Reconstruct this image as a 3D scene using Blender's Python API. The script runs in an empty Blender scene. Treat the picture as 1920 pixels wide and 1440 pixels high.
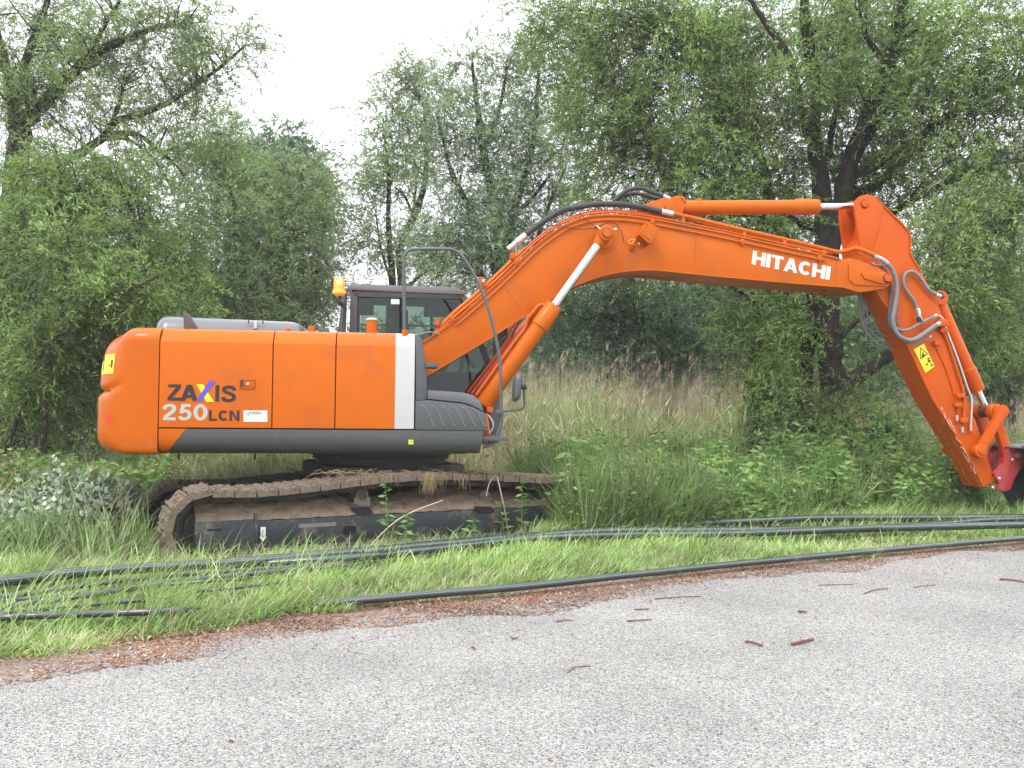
import bpy, bmesh, math, random
import numpy as np
from mathutils import Vector, Matrix, Euler
random.seed(7); rng = np.random.default_rng(11)
SC = bpy.context.scene; COL = SC.collection
R = math.radians

# ---------------------------------------------------------------- camera
FPX = 1600.0
cam_d = bpy.data.cameras.new('camera'); cam_d.sensor_width = 36; cam_d.lens = FPX/1920*36
cam_d.clip_start = 0.05; cam_d.clip_end = 2000
cam = bpy.data.objects.new('camera', cam_d); COL.objects.link(cam)
CAMP = Vector((0, 0, 1.5))
CM = Matrix.Rotation(R(90+1.54), 3, 'X') @ Matrix.Rotation(R(0.6), 3, 'Z')
cam.matrix_world = Matrix.Translation(CAMP) @ CM.to_4x4()
SC.camera = cam

# ---------------------------------------------------------------- sky, sun, exposure
SUN_EL, SUN_AZ = R(52), R(215)        # azimuth clockwise from +Y (north): light comes from behind the camera's left
world = bpy.data.worlds.new('World'); SC.world = world; world.use_nodes = True
nt = world.node_tree; nt.nodes.clear()
wo = nt.nodes.new('ShaderNodeOutputWorld'); bg = nt.nodes.new('ShaderNodeBackground')
sky = nt.nodes.new('ShaderNodeTexSky'); sky.sky_type = 'NISHITA'; sky.sun_disc = False
sky.sun_elevation = SUN_EL; sky.sun_rotation = SUN_AZ; sky.dust_density = 3; sky.air_density = 1
tcw = nt.nodes.new('ShaderNodeTexCoord'); sepw = nt.nodes.new('ShaderNodeSeparateXYZ')
mrw = nt.nodes.new('ShaderNodeMapRange')
mrw.inputs['From Min'].default_value = -0.05; mrw.inputs['From Max'].default_value = 1
mrw.inputs['To Min'].default_value = 10.5; mrw.inputs['To Max'].default_value = 30
noi = nt.nodes.new('ShaderNodeTexNoise'); noi.inputs['Scale'].default_value = 2.2; noi.inputs['Detail'].default_value = 4
mulw = nt.nodes.new('ShaderNodeMath'); mulw.operation = 'MULTIPLY'
mr2 = nt.nodes.new('ShaderNodeMapRange'); mr2.inputs['To Min'].default_value = .85; mr2.inputs['To Max'].default_value = 1.15
cmb = nt.nodes.new('ShaderNodeCombineColor')
tint = nt.nodes.new('ShaderNodeVectorMath'); tint.operation = 'MULTIPLY'; tint.inputs[1].default_value = (.985, .99, 1.03)
mixw = nt.nodes.new('ShaderNodeMix'); mixw.data_type = 'RGBA'; mixw.inputs['Factor'].default_value = .88
L = nt.links.new
L(tcw.outputs['Generated'], sepw.inputs[0]); L(sepw.outputs['Z'], mrw.inputs['Value'])
L(tcw.outputs['Generated'], noi.inputs['Vector']); L(noi.outputs['Fac'], mr2.inputs['Value'])
L(mrw.outputs[0], mulw.inputs[0]); L(mr2.outputs[0], mulw.inputs[1])
for k in ('Red', 'Green', 'Blue'): L(mulw.outputs[0], cmb.inputs[k])
L(cmb.outputs[0], tint.inputs[0])
L(sky.outputs[0], mixw.inputs['A']); L(tint.outputs[0], mixw.inputs['B'])
L(mixw.outputs['Result'], bg.inputs['Color']); bg.inputs['Strength'].default_value = 0.1
L(bg.outputs[0], wo.inputs['Surface'])
sun_d = bpy.data.lights.new('sun', 'SUN'); sun_d.energy = 1.5; sun_d.angle = R(14); sun_d.color = (1, .96, .9)
sun = bpy.data.objects.new('sun', sun_d); COL.objects.link(sun)
sd = Vector((math.sin(SUN_AZ)*math.cos(SUN_EL), math.cos(SUN_AZ)*math.cos(SUN_EL), math.sin(SUN_EL)))
sun.rotation_euler = sd.to_track_quat('Z', 'Y').to_euler()
SC.view_settings.view_transform = 'Standard'; SC.view_settings.look = 'None'
SC.view_settings.exposure = 0.35; SC.view_settings.gamma = 1
SC.cycles.max_bounces = 7; SC.cycles.transparent_max_bounces = 12
SC.cycles.diffuse_bounces = 3; SC.cycles.transmission_bounces = 6

# ---------------------------------------------------------------- picture -> world
def ray(px, py): return CM @ Vector(((px-960)/FPX, (720-py)/FPX, -1))
def W(px, py, Y):
    d = ray(px, py); return CAMP + d*(Y/d.y)
def G(px, py, z=0.0):
    d = ray(px, py); return CAMP + d*((z-CAMP.z)/d.z)
MO = Vector((-1.60, 10.55, 0)); MR = Matrix.Rotation(R(8), 3, 'Z'); MRI = MR.transposed()
CL, RL = MRI @ (CAMP-MO), None
def ML(px, py, y):                      # a point of the machine's own frame lying at depth y of it
    d = MRI @ ray(px, py); return CL + d*((y-CL.y)/d.y)
TR = Matrix.Rotation(R(20), 3, 'Z'); TRI = TR.transposed()
def TL(px, py, y):                      # same in the undercarriage frame
    c = TRI @ CL; d = TRI @ (MRI @ ray(px, py)); return c + d*((y-c.y)/d.y)

# ---------------------------------------------------------------- materials
MATS = {}
def mat(name, col, rough=.6, var=.15, scale=6, bump=0, bscale=None, metal=0, coat=0, dirt=None, dscale=3, dthr=.6, spec=.5, emis=None, alpha=None, trans=0):
    if name in MATS: return MATS[name]
    m = bpy.data.materials.new(name); m.use_nodes = True; MATS[name] = m
    n = m.node_tree.nodes; l = m.node_tree.links.new; b = n['Principled BSDF']
    tc = n.new('ShaderNodeTexCoord')
    no = n.new('ShaderNodeTexNoise'); no.inputs['Scale'].default_value = scale; no.inputs['Detail'].default_value = 6
    l(tc.outputs['Object'], no.inputs['Vector'])
    mx = n.new('ShaderNodeMix'); mx.data_type = 'RGBA'
    mx.inputs['A'].default_value = tuple(c*(1-var) for c in col)+(1,); mx.inputs['B'].default_value = tuple(min(1, c*(1+var)) for c in col)+(1,)
    l(no.outputs['Fac'], mx.inputs['Factor']); out = mx.outputs['Result']
    if dirt:
        n2 = n.new('ShaderNodeTexNoise'); n2.inputs['Scale'].default_value = dscale; n2.inputs['Detail'].default_value = 9; n2.inputs['Roughness'].default_value = .7
        l(tc.outputs['Object'], n2.inputs['Vector'])
        mr = n.new('ShaderNodeMapRange'); mr.inputs['From Min'].default_value = dthr-.07; mr.inputs['From Max'].default_value = dthr+.07
        l(n2.outputs['Fac'], mr.inputs['Value'])
        m2 = n.new('ShaderNodeMix'); m2.data_type = 'RGBA'; l(out, m2.inputs['A']); m2.inputs['B'].default_value = tuple(dirt)+(1,)
        l(mr.outputs[0], m2.inputs['Factor']); out = m2.outputs['Result']
    l(out, b.inputs['Base Color'])
    rr = n.new('ShaderNodeMapRange'); rr.inputs['To Min'].default_value = max(.02, rough-.08); rr.inputs['To Max'].default_value = min(1, rough+.08)
    l(no.outputs['Fac'], rr.inputs['Value']); l(rr.outputs[0], b.inputs['Roughness'])
    b.inputs['Metallic'].default_value = metal; b.inputs['Specular IOR Level'].default_value = spec
    b.inputs['Coat Weight'].default_value = coat; b.inputs['Coat Roughness'].default_value = .12
    if trans: b.inputs['Transmission Weight'].default_value = trans
    if emis: b.inputs['Emission Color'].default_value = tuple(emis[:3])+(1,); b.inputs['Emission Strength'].default_value = emis[3]
    if bump:
        bn = n.new('ShaderNodeTexNoise'); bn.inputs['Scale'].default_value = bscale or scale*4; bn.inputs['Detail'].default_value = 8
        l(tc.outputs['Object'], bn.inputs['Vector'])
        bp = n.new('ShaderNodeBump'); bp.inputs['Strength'].default_value = 1; bp.inputs['Distance'].default_value = bump
        l(bn.outputs['Fac'], bp.inputs['Height']); l(bp.outputs[0], b.inputs['Normal'])
    return m

ORANGE = mat('orange_paint', (.53, .110, .0), .3, .06, 1.3, coat=.2, spec=.10, dirt=(.44, .102, .012), dscale=1.9, dthr=.58, bump=.0006, bscale=3)
ORANGE2 = mat('orange_paint_worn_shaded', (.53, .084, .0), .36, .1, 2, coat=.18, spec=.15, dirt=(.32, .085, .03), dscale=5, dthr=.70)  # worn spots, plus the arm's shade put into a deeper base orange
SILVER = mat('silver_paint', (.44, .45, .435), .38, .04, 2, coat=.4)
GREY = mat('charcoal_plastic', (.075, .08, .085), .42, .12, 5, coat=.15)
SKIRT = mat('grey_skirt_paint', (.07, .074, .078), .42, .1, 3, coat=.2, dirt=(.10, .095, .085), dscale=2.2, dthr=.62)
HOODG = mat('hood_grey_paint', (.115, .12, .132), .3, .08, 2, coat=.4)
CABG = mat('cab_frame_grey', (.045, .046, .048), .4, .1, 4, coat=.2)
RUBBER = mat('black_rubber', (.03, .03, .032), .6, .2, 12)
HOSEG = mat('grey_spiral_hose', (.17, .18, .19), .4, .2, 20)
CHROME = mat('chrome_rod', (.78, .79, .8), .10, .02, 3, metal=1)
STEEL = mat('zinc_fitting', (.62, .62, .6), .3, .1, 10, metal=.9)
BLACKS = mat('black_track_frame', (.022, .026, .033), .5, .3, 6, bump=.003, bscale=12, dirt=(.17, .14, .10), dscale=3.5, dthr=.585)
MUD = mat('dried_mud', (.17, .13, .09), .95, .4, 9, bump=.03, bscale=22, dirt=(.09, .065, .045), dscale=6, dthr=.58)
MUDS = mat('muddy_shoe_steel', (.15, .118, .085), .9, .35, 11, bump=.012, bscale=25, dirt=(.075, .065, .055), dscale=7, dthr=.6)
DARKST = mat('dark_greasy_steel', (.04, .037, .033), .65, .35, 9, bump=.004, dirt=(.13, .105, .075), dscale=6, dthr=.6)
INTER = mat('cab_interior_black', (.02, .02, .022), .7, .2, 6)
YELL = mat('yellow_sticker', (.85, .75, .03), .5, .04, 5)
BLK = mat('black_lettering', (.018, .016, .016), .5, .1, 5)
WHT = mat('white_sticker', (.66, .66, .65), .5, .03, 5)
LGREY = mat('grey_lettering', (.42, .44, .40), .45, .04, 5)
BLUE = mat('blue_lettering', (.10, .07, .5), .5, .04, 5)
REDST = mat('red_sticker', (.75, .04, .02), .5, .04, 5)
REDP = mat('red_coupler_paint', (.42, .028, .03), .45, .25, 6, coat=.2, dirt=(.16, .09, .07), dscale=6, dthr=.6)
BUCK = mat('bucket_grey_steel', (.12, .125, .135), .5, .25, 6, dirt=(.2, .17, .13), dscale=4, dthr=.6)
AMBER = mat('amber_beacon_lens', (.95, .32, .01), .2, .03, 4, coat=.6, emis=(1, .3, .01, .35))
GLOW = mat('beacon_flash', (1, .8, .2), .4, .02, 4, emis=(1, .72, .12, 3.0))
GREASE_SHADE = mat('black_grease_shade', (.09, .035, .02), .6, .3, 10)  # pin grease; also paints the shade inside the latch recess
HOLE = mat('gap_black', (.006, .005, .005), .9, .1, 5)

def glass_mat():
    m = bpy.data.materials.new('tinted_glass'); m.use_nodes = True
    n = m.node_tree.nodes; l = m.node_tree.links.new; n.remove(n['Principled BSDF'])
    t = n.new('ShaderNodeBsdfTransparent'); t.inputs['Color'].default_value = (.60, .68, .62, 1)
    g = n.new('ShaderNodeBsdfGlossy'); g.inputs['Roughness'].default_value = .03; g.inputs['Color'].default_value = (.9, .95, .95, 1)
    f = n.new('ShaderNodeFresnel'); f.inputs['IOR'].default_value = 1.5
    no = n.new('ShaderNodeTexNoise'); no.inputs['Scale'].default_value = 2
    mx = n.new('ShaderNodeMixShader'); l(f.outputs[0], mx.inputs[0]); l(t.outputs[0], mx.inputs[1]); l(g.outputs[0], mx.inputs[2])
    l(mx.outputs[0], n['Material Output'].inputs['Surface']); return m
GLASS = glass_mat()

# ---------------------------------------------------------------- object helpers
def tag(o, label=None, cat=None, group=None, kind=None):
    if label: o['label'] = label
    if cat: o['category'] = cat
    if group: o['group'] = group
    if kind: o['kind'] = kind
    return o
def empty(name, loc=(0, 0, 0), rz=0):
    o = bpy.data.objects.new(name, None); COL.objects.link(o); o.location = loc; o.rotation_euler = (0, 0, rz); return o
def link(name, me, mats, parent=None, smooth=30):
    if not isinstance(mats, (list, tuple)): mats = [mats]
    for m in mats: me.materials.append(m)
    o = bpy.data.objects.new(name, me); COL.objects.link(o)
    if parent is not None: o.parent = parent
    if smooth:
        me.shade_smooth()
        me.set_sharp_from_angle(angle=R(smooth))
    return o
def build(name, bm, mats, parent=None, smooth=30):
    bmesh.ops.recalc_face_normals(bm, faces=bm.faces)
    me = bpy.data.meshes.new(name); bm.to_mesh(me); bm.free(); return link(name, me, mats, parent, smooth)

def smooth_pts(P, k=6, closed=False):
    P = [Vector(p) for p in P]; n = len(P); out = []
    if n < 3: return P
    for i in range(n if closed else n-1):
        if closed: a, b, c, d = P[i-1], P[i], P[(i+1) % n], P[(i+2) % n]
        else: a, b, c, d = P[max(i-1, 0)], P[i], P[i+1], P[min(i+2, n-1)]
        for j in range(k):
            t = j/k
            out.append(.5*((2*b)+(c-a)*t+(2*a-5*b+4*c-d)*t*t+(3*b-a-3*c+d)*t**3))
    if not closed: out.append(P[-1])
    return out
def tube(bm, pts, r, seg=10, cap=True, mi=0):
    pts = [Vector(p) for p in pts]; n = len(pts); rs = r if isinstance(r, (list, tuple)) else [r]*n
    up = None; rings = []
    for i, p in enumerate(pts):
        t = (pts[min(i+1, n-1)]-pts[max(i-1, 0)]);
        if t.length < 1e-9: t = Vector((0, 0, 1))
        t.normalize()
        if up is None:
            up = t.orthogonal().normalized()
        up = (up - t*up.dot(t))
        if up.length < 1e-6: up = t.orthogonal()
        up.normalize(); b = t.cross(up)
        rings.append([bm.verts.new(p+(up*math.cos(2*math.pi*k/seg)+b*math.sin(2*math.pi*k/seg))*rs[i]) for k in range(seg)])
    for i in range(n-1):
        for k in range(seg):
            f = bm.faces.new((rings[i][k], rings[i][(k+1) % seg], rings[i+1][(k+1) % seg], rings[i+1][k])); f.material_index = mi
    if cap and seg > 2:
        for q in (rings[0][::-1], rings[-1]):
            f = bm.faces.new(q); f.material_index = mi
def lathe(bm, p0, p1, prof, seg=24, mi=0):          # prof: (distance from p0 along axis, radius)
    p0 = Vector(p0); a = (Vector(p1)-p0).normalized()
    u = a.orthogonal().normalized(); v = a.cross(u); rings = []
    for t, r in prof:
        rings.append([bm.verts.new(p0+a*t+(u*math.cos(2*math.pi*k/seg)+v*math.sin(2*math.pi*k/seg))*max(r, 1e-4)) for k in range(seg)])
    for i in range(len(rings)-1):
        for k in range(seg):
            f = bm.faces.new((rings[i][k], rings[i][(k+1) % seg], rings[i+1][(k+1) % seg], rings[i+1][k])); f.material_index = mi
    for q in (rings[0][::-1], rings[-1]):
        f = bm.faces.new(q); f.material_index = mi
def rod(bm, p0, p1, r, seg=20, bev=.006, mi=0):
    h = (Vector(p1)-Vector(p0)).length; bev = min(bev, r*.4, h*.4)
    lathe(bm, p0, p1, [(0, r-bev), (bev, r), (h-bev, r), (h, r-bev)], seg, mi)
def prism(bm, pts, y0, y1, bev=.008, mi=0, frame=None):   # pts (x,z) polygon, extruded along y
    before = set(bm.verts)
    vs = [bm.verts.new((p[0], y0, p[1])) for p in pts]
    f = bm.faces.new(vs); f.material_index = mi
    r = bmesh.ops.extrude_face_region(bm, geom=[f])
    nv = [g for g in r['geom'] if isinstance(g, bmesh.types.BMVert)]
    for v in nv: v.co.y = y1
    allv = [v for v in bm.verts if v not in before]
    es = set(e for v in allv for e in v.link_edges)
    for e in es:
        for ff in e.link_faces: ff.material_index = mi
    if bev:
        caps = [e for e in es if abs(e.verts[0].co.y-e.verts[1].co.y) < 1e-6]
        bmesh.ops.bevel(bm, geom=caps, offset=bev, segments=2, affect='EDGES', profile=.6, clamp_overlap=True)
def box(bm, x0, x1, y0, y1, z0, z1, bev=.006, mi=0, mtx=None):
    before = set(bm.verts)
    r = bmesh.ops.create_cube(bm, size=1)
    for v in r['verts']: v.co = Vector((x0+(v.co.x+.5)*(x1-x0), y0+(v.co.y+.5)*(y1-y0), z0+(v.co.z+.5)*(z1-z0)))
    fs = set(f for v in r['verts'] for f in v.link_faces)
    for f in fs: f.material_index = mi
    if bev:
        bev = min(bev, .3*min(abs(x1-x0), abs(y1-y0), abs(z1-z0)))
        bmesh.ops.bevel(bm, geom=list(set(e for v in r['verts'] for e in v.link_edges)), offset=bev, segments=2, affect='EDGES', profile=.6)
    if mtx is not None:
        for v in bm.verts:
            if v not in before: v.co = mtx @ v.co
def BM(): return bmesh.new()
def text_part(name, body, org, ux, uz, w, h, material, parent, bold=.02, off=.003, thick=.002):
    """letters as thin raised film: org lower-left, ux/uz unit vectors of the face, nrm = toward viewer"""
    cu = bpy.data.curves.new('t', 'FONT'); cu.body = body; cu.size = 1; cu.offset = bold; cu.extrude = 0; cu.resolution_u = 4
    ob = bpy.data.objects.new('t', cu); COL.objects.link(ob)
    dg = bpy.context.evaluated_depsgraph_get(); me = bpy.data.meshes.new_from_object(ob.evaluated_get(dg))
    bpy.data.objects.remove(ob)
    xs = [v.co.x for v in me.vertices]; ys = [v.co.y for v in me.vertices]
    x0, x1, y0, y1 = min(xs), max(xs), min(ys), max(ys)
    org = Vector(org); ux = Vector(ux); uz = Vector(uz); nr = ux.cross(uz).normalized()
    for v in me.vertices:
        v.co = org + ux*((v.co.x-x0)/(x1-x0)*w) + uz*((v.co.y-y0)/(y1-y0)*h) + nr*off
    return link(name, me, material, parent, 0)

def GL(ch):
    R_ = lambda x0, y0, x1, y1: [(x0, y0), (x1, y0), (x1, y1), (x0, y1)]
    def rib(pts, w=.2, closed=False, cap=0):
        P = smooth_pts([Vector((a, b, 0)) for a, b in pts], 5, closed); 
        if closed: P.append(P[0])
        out = []; L_, Rr = [], []; n = len(P)
        for i in range(n):
            if closed: t = (P[(i+1) % (n-1)]-P[(i-1) % (n-1)]).normalized()
            else: t = (P[min(i+1, n-1)]-P[max(i-1, 0)]).normalized()
            nn = Vector((-t.y, t.x, 0))*w/2; L_.append(P[i]+nn); Rr.append(P[i]-nn)
        return [[(L_[i].x, L_[i].y), (Rr[i].x, Rr[i].y), (Rr[i+1].x, Rr[i+1].y), (L_[i+1].x, L_[i+1].y)] for i in range(n-1)]
    el = lambda cx, cy, rx, ry, a0, a1, n=14: [(cx+rx*math.cos(R(a0+(a1-a0)*k/n)), cy+ry*math.sin(R(a0+(a1-a0)*k/n))) for k in range(n+1)]
    if ch == 'H': return .76, [[R_(0, 0, .235, 1)], [R_(.525, 0, .76, 1)], [R_(.235, .40, .525, .61)]]
    if ch == 'I': return .235, [[R_(0, 0, .235, 1)]]
    if ch == 'T': return .68, [[R_(0, .80, .68, 1)], [R_(.222, 0, .458, .80)]]
    if ch == 'A': return .80, [[[(0, 0), (.22, 0), (.40, .62), (.40, 1), (.28, 1)]], [[(.58, 0), (.80, 0), (.52, 1), (.40, 1), (.40, .62)]], [[(.2, .2), (.6, .2), (.55, .38), (.25, .38)]]]
    if ch == 'C': return .74, [rib(el(.38, .5, .265, .388, 42, 318), .225)]
    if ch == 'L': return .62, [[R_(0, 0, .21, 1)], [R_(.21, 0, .62, .19)]]
    if ch == 'N': return .74, [[R_(0, 0, .2, 1)], [R_(.54, 0, .74, 1)], [[(.2, 1), (.2, .68), (.54, 0), (.54, .32)]]]
    if ch == 'Z': return .68, [[R_(.02, .81, .66, 1)], [R_(0, 0, .68, .19)], [[(0, .19), (.25, .19), (.66, .81), (.41, .81)]]]
    if ch == 'S': return .68, [rib([(.585, .70), (.52, .86), (.34, .905), (.16, .85), (.13, .72), (.2, .61), (.36, .53), (.52, .44), (.575, .29), (.51, .15), (.34, .095), (.15, .14), (.09, .30)], .19)]
    if ch == '2': return .62, [rib([(.09, .66), (.13, .83), (.30, .905), (.48, .85), (.52, .69), (.45, .53), (.30, .38), (.17, .26), (.13, .17)], .19), [R_(.02, 0, .60, .18)]]
    if ch == '5': return .62, [[R_(.14, .82, .57, 1)], [[(.06, .42), (.25, .42), (.31, .82), (.12, .82)]], [*rib([(.17, .50), (.32, .58), (.47, .52), (.52, .35), (.46, .17), (.30, .09), (.14, .13), (.09, .26)], .18)]]
    if ch == '0': return .64, [rib(el(.32, .5, .225, .405, 0, 350, 20), .19, True)]
def word_part(name, word, org, ux, uz, w, h, m, parent, gap=.08, off=.003):
    org, ux, uz = Vector(org), Vector(ux).normalized(), Vector(uz).normalized(); nr = ux.cross(uz).normalized()
    gl = [GL(c) for c in word]; tot = sum(g[0] for g in gl)+gap*(len(gl)-1); sx = w/tot; bm = BM(); x = 0
    for gw, strokes in gl:
        for k, st in enumerate(strokes):
            for poly in st:
                vs = [bm.verts.new(org+ux*((x+a)*sx)+uz*(b*h)+nr*(off+.0006*k)) for a, b in poly]; bm.faces.new(vs)
        x += gw+gap
    bmesh.ops.remove_doubles(bm, verts=bm.verts, dist=.00005)
    me = bpy.data.meshes.new(name); bm.to_mesh(me); bm.free(); return link(name, me, m, parent, 0)
def film(bm, pts, mi=0):
    f = bm.faces.new([bm.verts.new(p) for p in pts]); f.material_index = mi

# ================================================================ EXCAVATOR
ex = empty('excavator', MO, R(8))
tag(ex, 'large orange crawler excavator with grey skirt standing on muddy tracks at the road verge', 'excavator')
YS = -1.45
zt = (ML(300, 612, -1.30).z+ML(775, 628, -1.30).z)/2
zc = (ML(300, 637, YS).z+ML(775, 651, YS).z)/2
z0p = (ML(300, 800, YS).z+ML(775, 805, YS).z)/2
zb = (ML(310, 848, YS).z+ML(905, 851, YS).z)/2
XA = ML(298, 720, YS).x; XB = ML(511, 720, YS).x; XC = ML(629, 720, YS).x; XD = ML(742, 720, YS).x; XE = ML(778, 720, YS).x
XF = ML(912, 820, YS).x
# counterweight
def counterweight():
    plan = [(XA-.005, -1.452), (-2.45, -1.45), (-2.66, -1.40), (-2.84, -1.27), (-2.97, -1.08), (-3.07, -.75), (-3.13, -.38), (-3.15, 0)]
    plan = [Vector((x, y, 0)) for x, y in plan]; plan += [Vector((p.x, -p.y, 0)) for p in plan[-2::-1]]
    pp = smooth_pts(plan, 5)
    zl = [zb-.02, zb-.015, zb, zb+.02, zb+.06, zb+.12, zb+.2]+[zb+.2+i*(zc-zb-.22)/26 for i in range(1, 27)]+[zc, zc+.04, zc+.08, zt-.055, zt-.03, zt-.012, zt]
    bm = BM(); rows = []
    nr = []
    for i in range(len(pp)):
        t = (pp[min(i+1, len(pp)-1)]-pp[max(i-1, 0)]).normalized(); nr.append(Vector((-t.y, t.x, 0))*-1)
    if nr[len(pp)//2].x > 0: nr = [-v for v in nr]
    for z in zl:
        row = []
        for i, p in enumerate(pp):
            rear = min(1, max(0, (-2.55-p.x)/.35)); rear = rear*rear*(3-2*rear)
            u = (z-zb+.02)/(zt-zb+.02)
            top = max(0, (z-(zc-.10*rear))/(zt-zc+.10*rear))
            ins = (.17+.12*rear)*(1-math.sqrt(max(0, 1-top**2)))
            low = max(0, 1-(z-zb+.02)/(.06+.13*rear)); ins += (.05+.12*rear)*(1-math.sqrt(max(0, 1-low**2)))
            ins += .035*rear*max(0, 1-abs(z-(zb+.24))/.3)*0
            zg = zb+.62+.10*(1-rear)       # crease of the moulded rear face
            g = math.exp(-((z-zg)/.028)**2)
            ins += .05*g*rear
            if z > zg: ins += .02*rear
            ins += .12*rear*max(0, (u-.55)/.45)**2
            row.append(bm.verts.new((p.x-nr[i].x*ins, p.y-nr[i].y*ins, z)))
        rows.append(row)
    for a in range(len(rows)-1):
        for i in range(len(pp)-1): bm.faces.new((rows[a][i], rows[a][i+1], rows[a+1][i+1], rows[a+1][i]))
    bm.faces.new(rows[-1]); bm.faces.new(rows[0][::-1])
    for i in range(len(zl)-1): bm.faces.new((rows[i][0], rows[i+1][0], rows[i+1][-1], rows[i][-1]))
    return build('counterweight', bm, ORANGE, ex, 50)
cw = counterweight()

def side_panel(name, x0, x1, material, zlow=None, ybase=YS, thick=.03):
    """sheet panel with sloped shoulder and folded top"""
    zl = z0p if zlow is None else zlow
    prof = [(YS, zl), (YS, zc-.012), (YS+.006, zc+.004), (YS+.09, zt-.035), (YS+.13, zt-.008), (YS+.19, zt), (YS+1.0, zt+.01)]
    bm = BM(); g = .006
    inner = [(y+thick, z-(thick if i > 2 else 0)) for i, (y, z) in enumerate(prof)]
    loop = prof+inner[::-1]
    a = [bm.verts.new((x0+g, y, z)) for y, z in loop]; b = [bm.verts.new((x1-g, y, z)) for y, z in loop]
    n = len(loop)
    for i in range(n): bm.faces.new((a[i], a[(i+1) % n], b[(i+1) % n], b[i]))
    h = len(prof)
    for q in (a, b):
        for i in range(h-1): bm.faces.new((q[i], q[i+1], q[n-2-i], q[n-1-i]))
    es = [e for e in bm.edges if abs(e.verts[0].co.x-e.verts[1].co.x) < 1e-6]
    return build(name, bm, material, ex, 28)
d1 = side_panel('side_door', XA, XB, ORANGE); tag(d1, 'rear side door with model lettering')
d2 = side_panel('side_door', XB, XC, ORANGE)
d3 = side_panel('side_door', XC, XD, ORANGE)
band = side_panel('silver_band', XD-.012, XE, SILVER)
# dark body core behind the panel gaps and the upper deck
bm = BM(); box(bm, XA-.02, XE-.02, YS+.05, 1.3, zb+.05, zc-.04, .01); box(bm, XA-.02, XE-.02, YS+.24, 1.2, zc-.1, zt-.03, .01); build('engine_bay', bm, HOLE, ex)
bm = BM(); box(bm, XA+.002, XE-.15, YS+1.005, 1.40, z0p, zt-.002, .03); build('far_side_deck', bm, ORANGE, ex)
# door latch (recessed frame + plate + lock)
bm = BM()
lx0, lx1 = ML(449, 720, YS).x, ML(479, 720, YS).x; lz0, lz1 = ML(460, 729, YS).z, ML(460, 711, YS).z
for a in ((lx0, lx1, lz0, lz0+.012), (lx0, lx1, lz1-.012, lz1), (lx0, lx0+.01, lz0+.012, lz1-.012), (lx1-.01, lx1, lz0+.012, lz1-.012)):
    box(bm, a[0], a[1], YS-.012, YS+.005, a[2], a[3], .003)
box(bm, lx0+.045, lx1-.012, YS-.008, YS+.004, lz0+.016, lz1-.016, .003)
lt = build('door_latch', bm, ORANGE, d1)
bm = BM(); rod(bm, (lx0+.085, YS-.008, (lz0+lz1)/2), (lx0+.085, YS-.02, (lz0+lz1)/2), .016, 14, .004); build('lock', bm, STEEL, d1)
bm = BM(); box(bm, lx0+.012, lx0+.043, YS-.004, YS-.001, lz0+.014, lz1-.014, 0); build('latch_recess', bm, GREASE_SHADE, d1)  # dark plate on the panel, recess shade put into its colour
# skirt
def skirt():
    bm = BM()
    prof = [(YS+.02, z0p-.012), (YS-.004, z0p-.02), (YS-.006, z0p-.09), (YS+.002, zb+.10), (YS+.03, zb+.04), (YS+.09, zb+.004), (YS+.2, zb-.008)]
    xs = [ML(330, 830, YS).x, XF-.10, XF-.035, XF]
    sl = ML(352, 800, YS).x
    rows = []
    for j, x in enumerate(xs):
        row = []
        for (y, z) in prof:
            t = (z-zb)/(z0p-zb); xx = x
            if j == 0: xx = ML(312, 848, YS).x + (sl-ML(312, 848, YS).x)*t
            if j == 3: xx = x-.03-(.06*(1-t))
            if j == 2: xx = x-.03*(1-t)
            row.append(bm.verts.new((xx, y+(.045 if j == 3 else (.008 if j == 2 else 0)), z)))
        rows.append(row)
    for j in range(3):
        for i in range(len(prof)-1): bm.faces.new((rows[j][i], rows[j][i+1], rows[j+1][i+1], rows[j+1][i]))
    o = build('side_skirt', bm, SKIRT, ex, 40)
    # orange rear end of the skirt
    bm = BM(); rows = []
    for j in range(2):
        row = []
        for (y, z) in prof:
            t = (z-zb)/(z0p-zb)
            xx = XA+.008 if j == 0 else ML(312, 848, YS).x + (sl-ML(312, 848, YS).x)*t-.002
            row.append(bm.verts.new((xx, y, z)))
        rows.append(row)
    for i in range(len(prof)-1): bm.faces.new((rows[0][i], rows[0][i+1], rows[1][i+1], rows[1][i]))
    build('skirt_end', bm, ORANGE, ex, 40)
skirt()
bm = BM(); box(bm, XA-.05, XF-.2, YS+.12, 1.35, zb-.012, zb+.25, .02); box(bm, XF-.35, XF+.15, -.35, .35, zb+.05, zb+.4, .02)
build('revolving_frame', bm, mat('frame_dark_orange', (.10, .04, .02), .6, .2, 5), ex)
# small bits under the skirt
bm = BM()
for px in (335, 478): rod(bm, ML(px, 846, YS+.3), ML(px, 862, YS+.3), .012, 8)
build('drain_pipe', bm, RUBBER, ex)
# fascia (dark grey) in front of the silver band
bm = BM()
def Pp(lst, y): return [(lambda q: (q.x, q.z))(ML(a, b, y)) for a, b in lst]
fas = Pp([(779, 752), (779, 629), (786, 630), (791, 636), (795, 655), (799, 690), (801, 730), (800, 750)], YS)
prism(bm, fas, YS+.002, YS+.9, .02); build('front_fascia', bm, GREY, ex)
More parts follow.
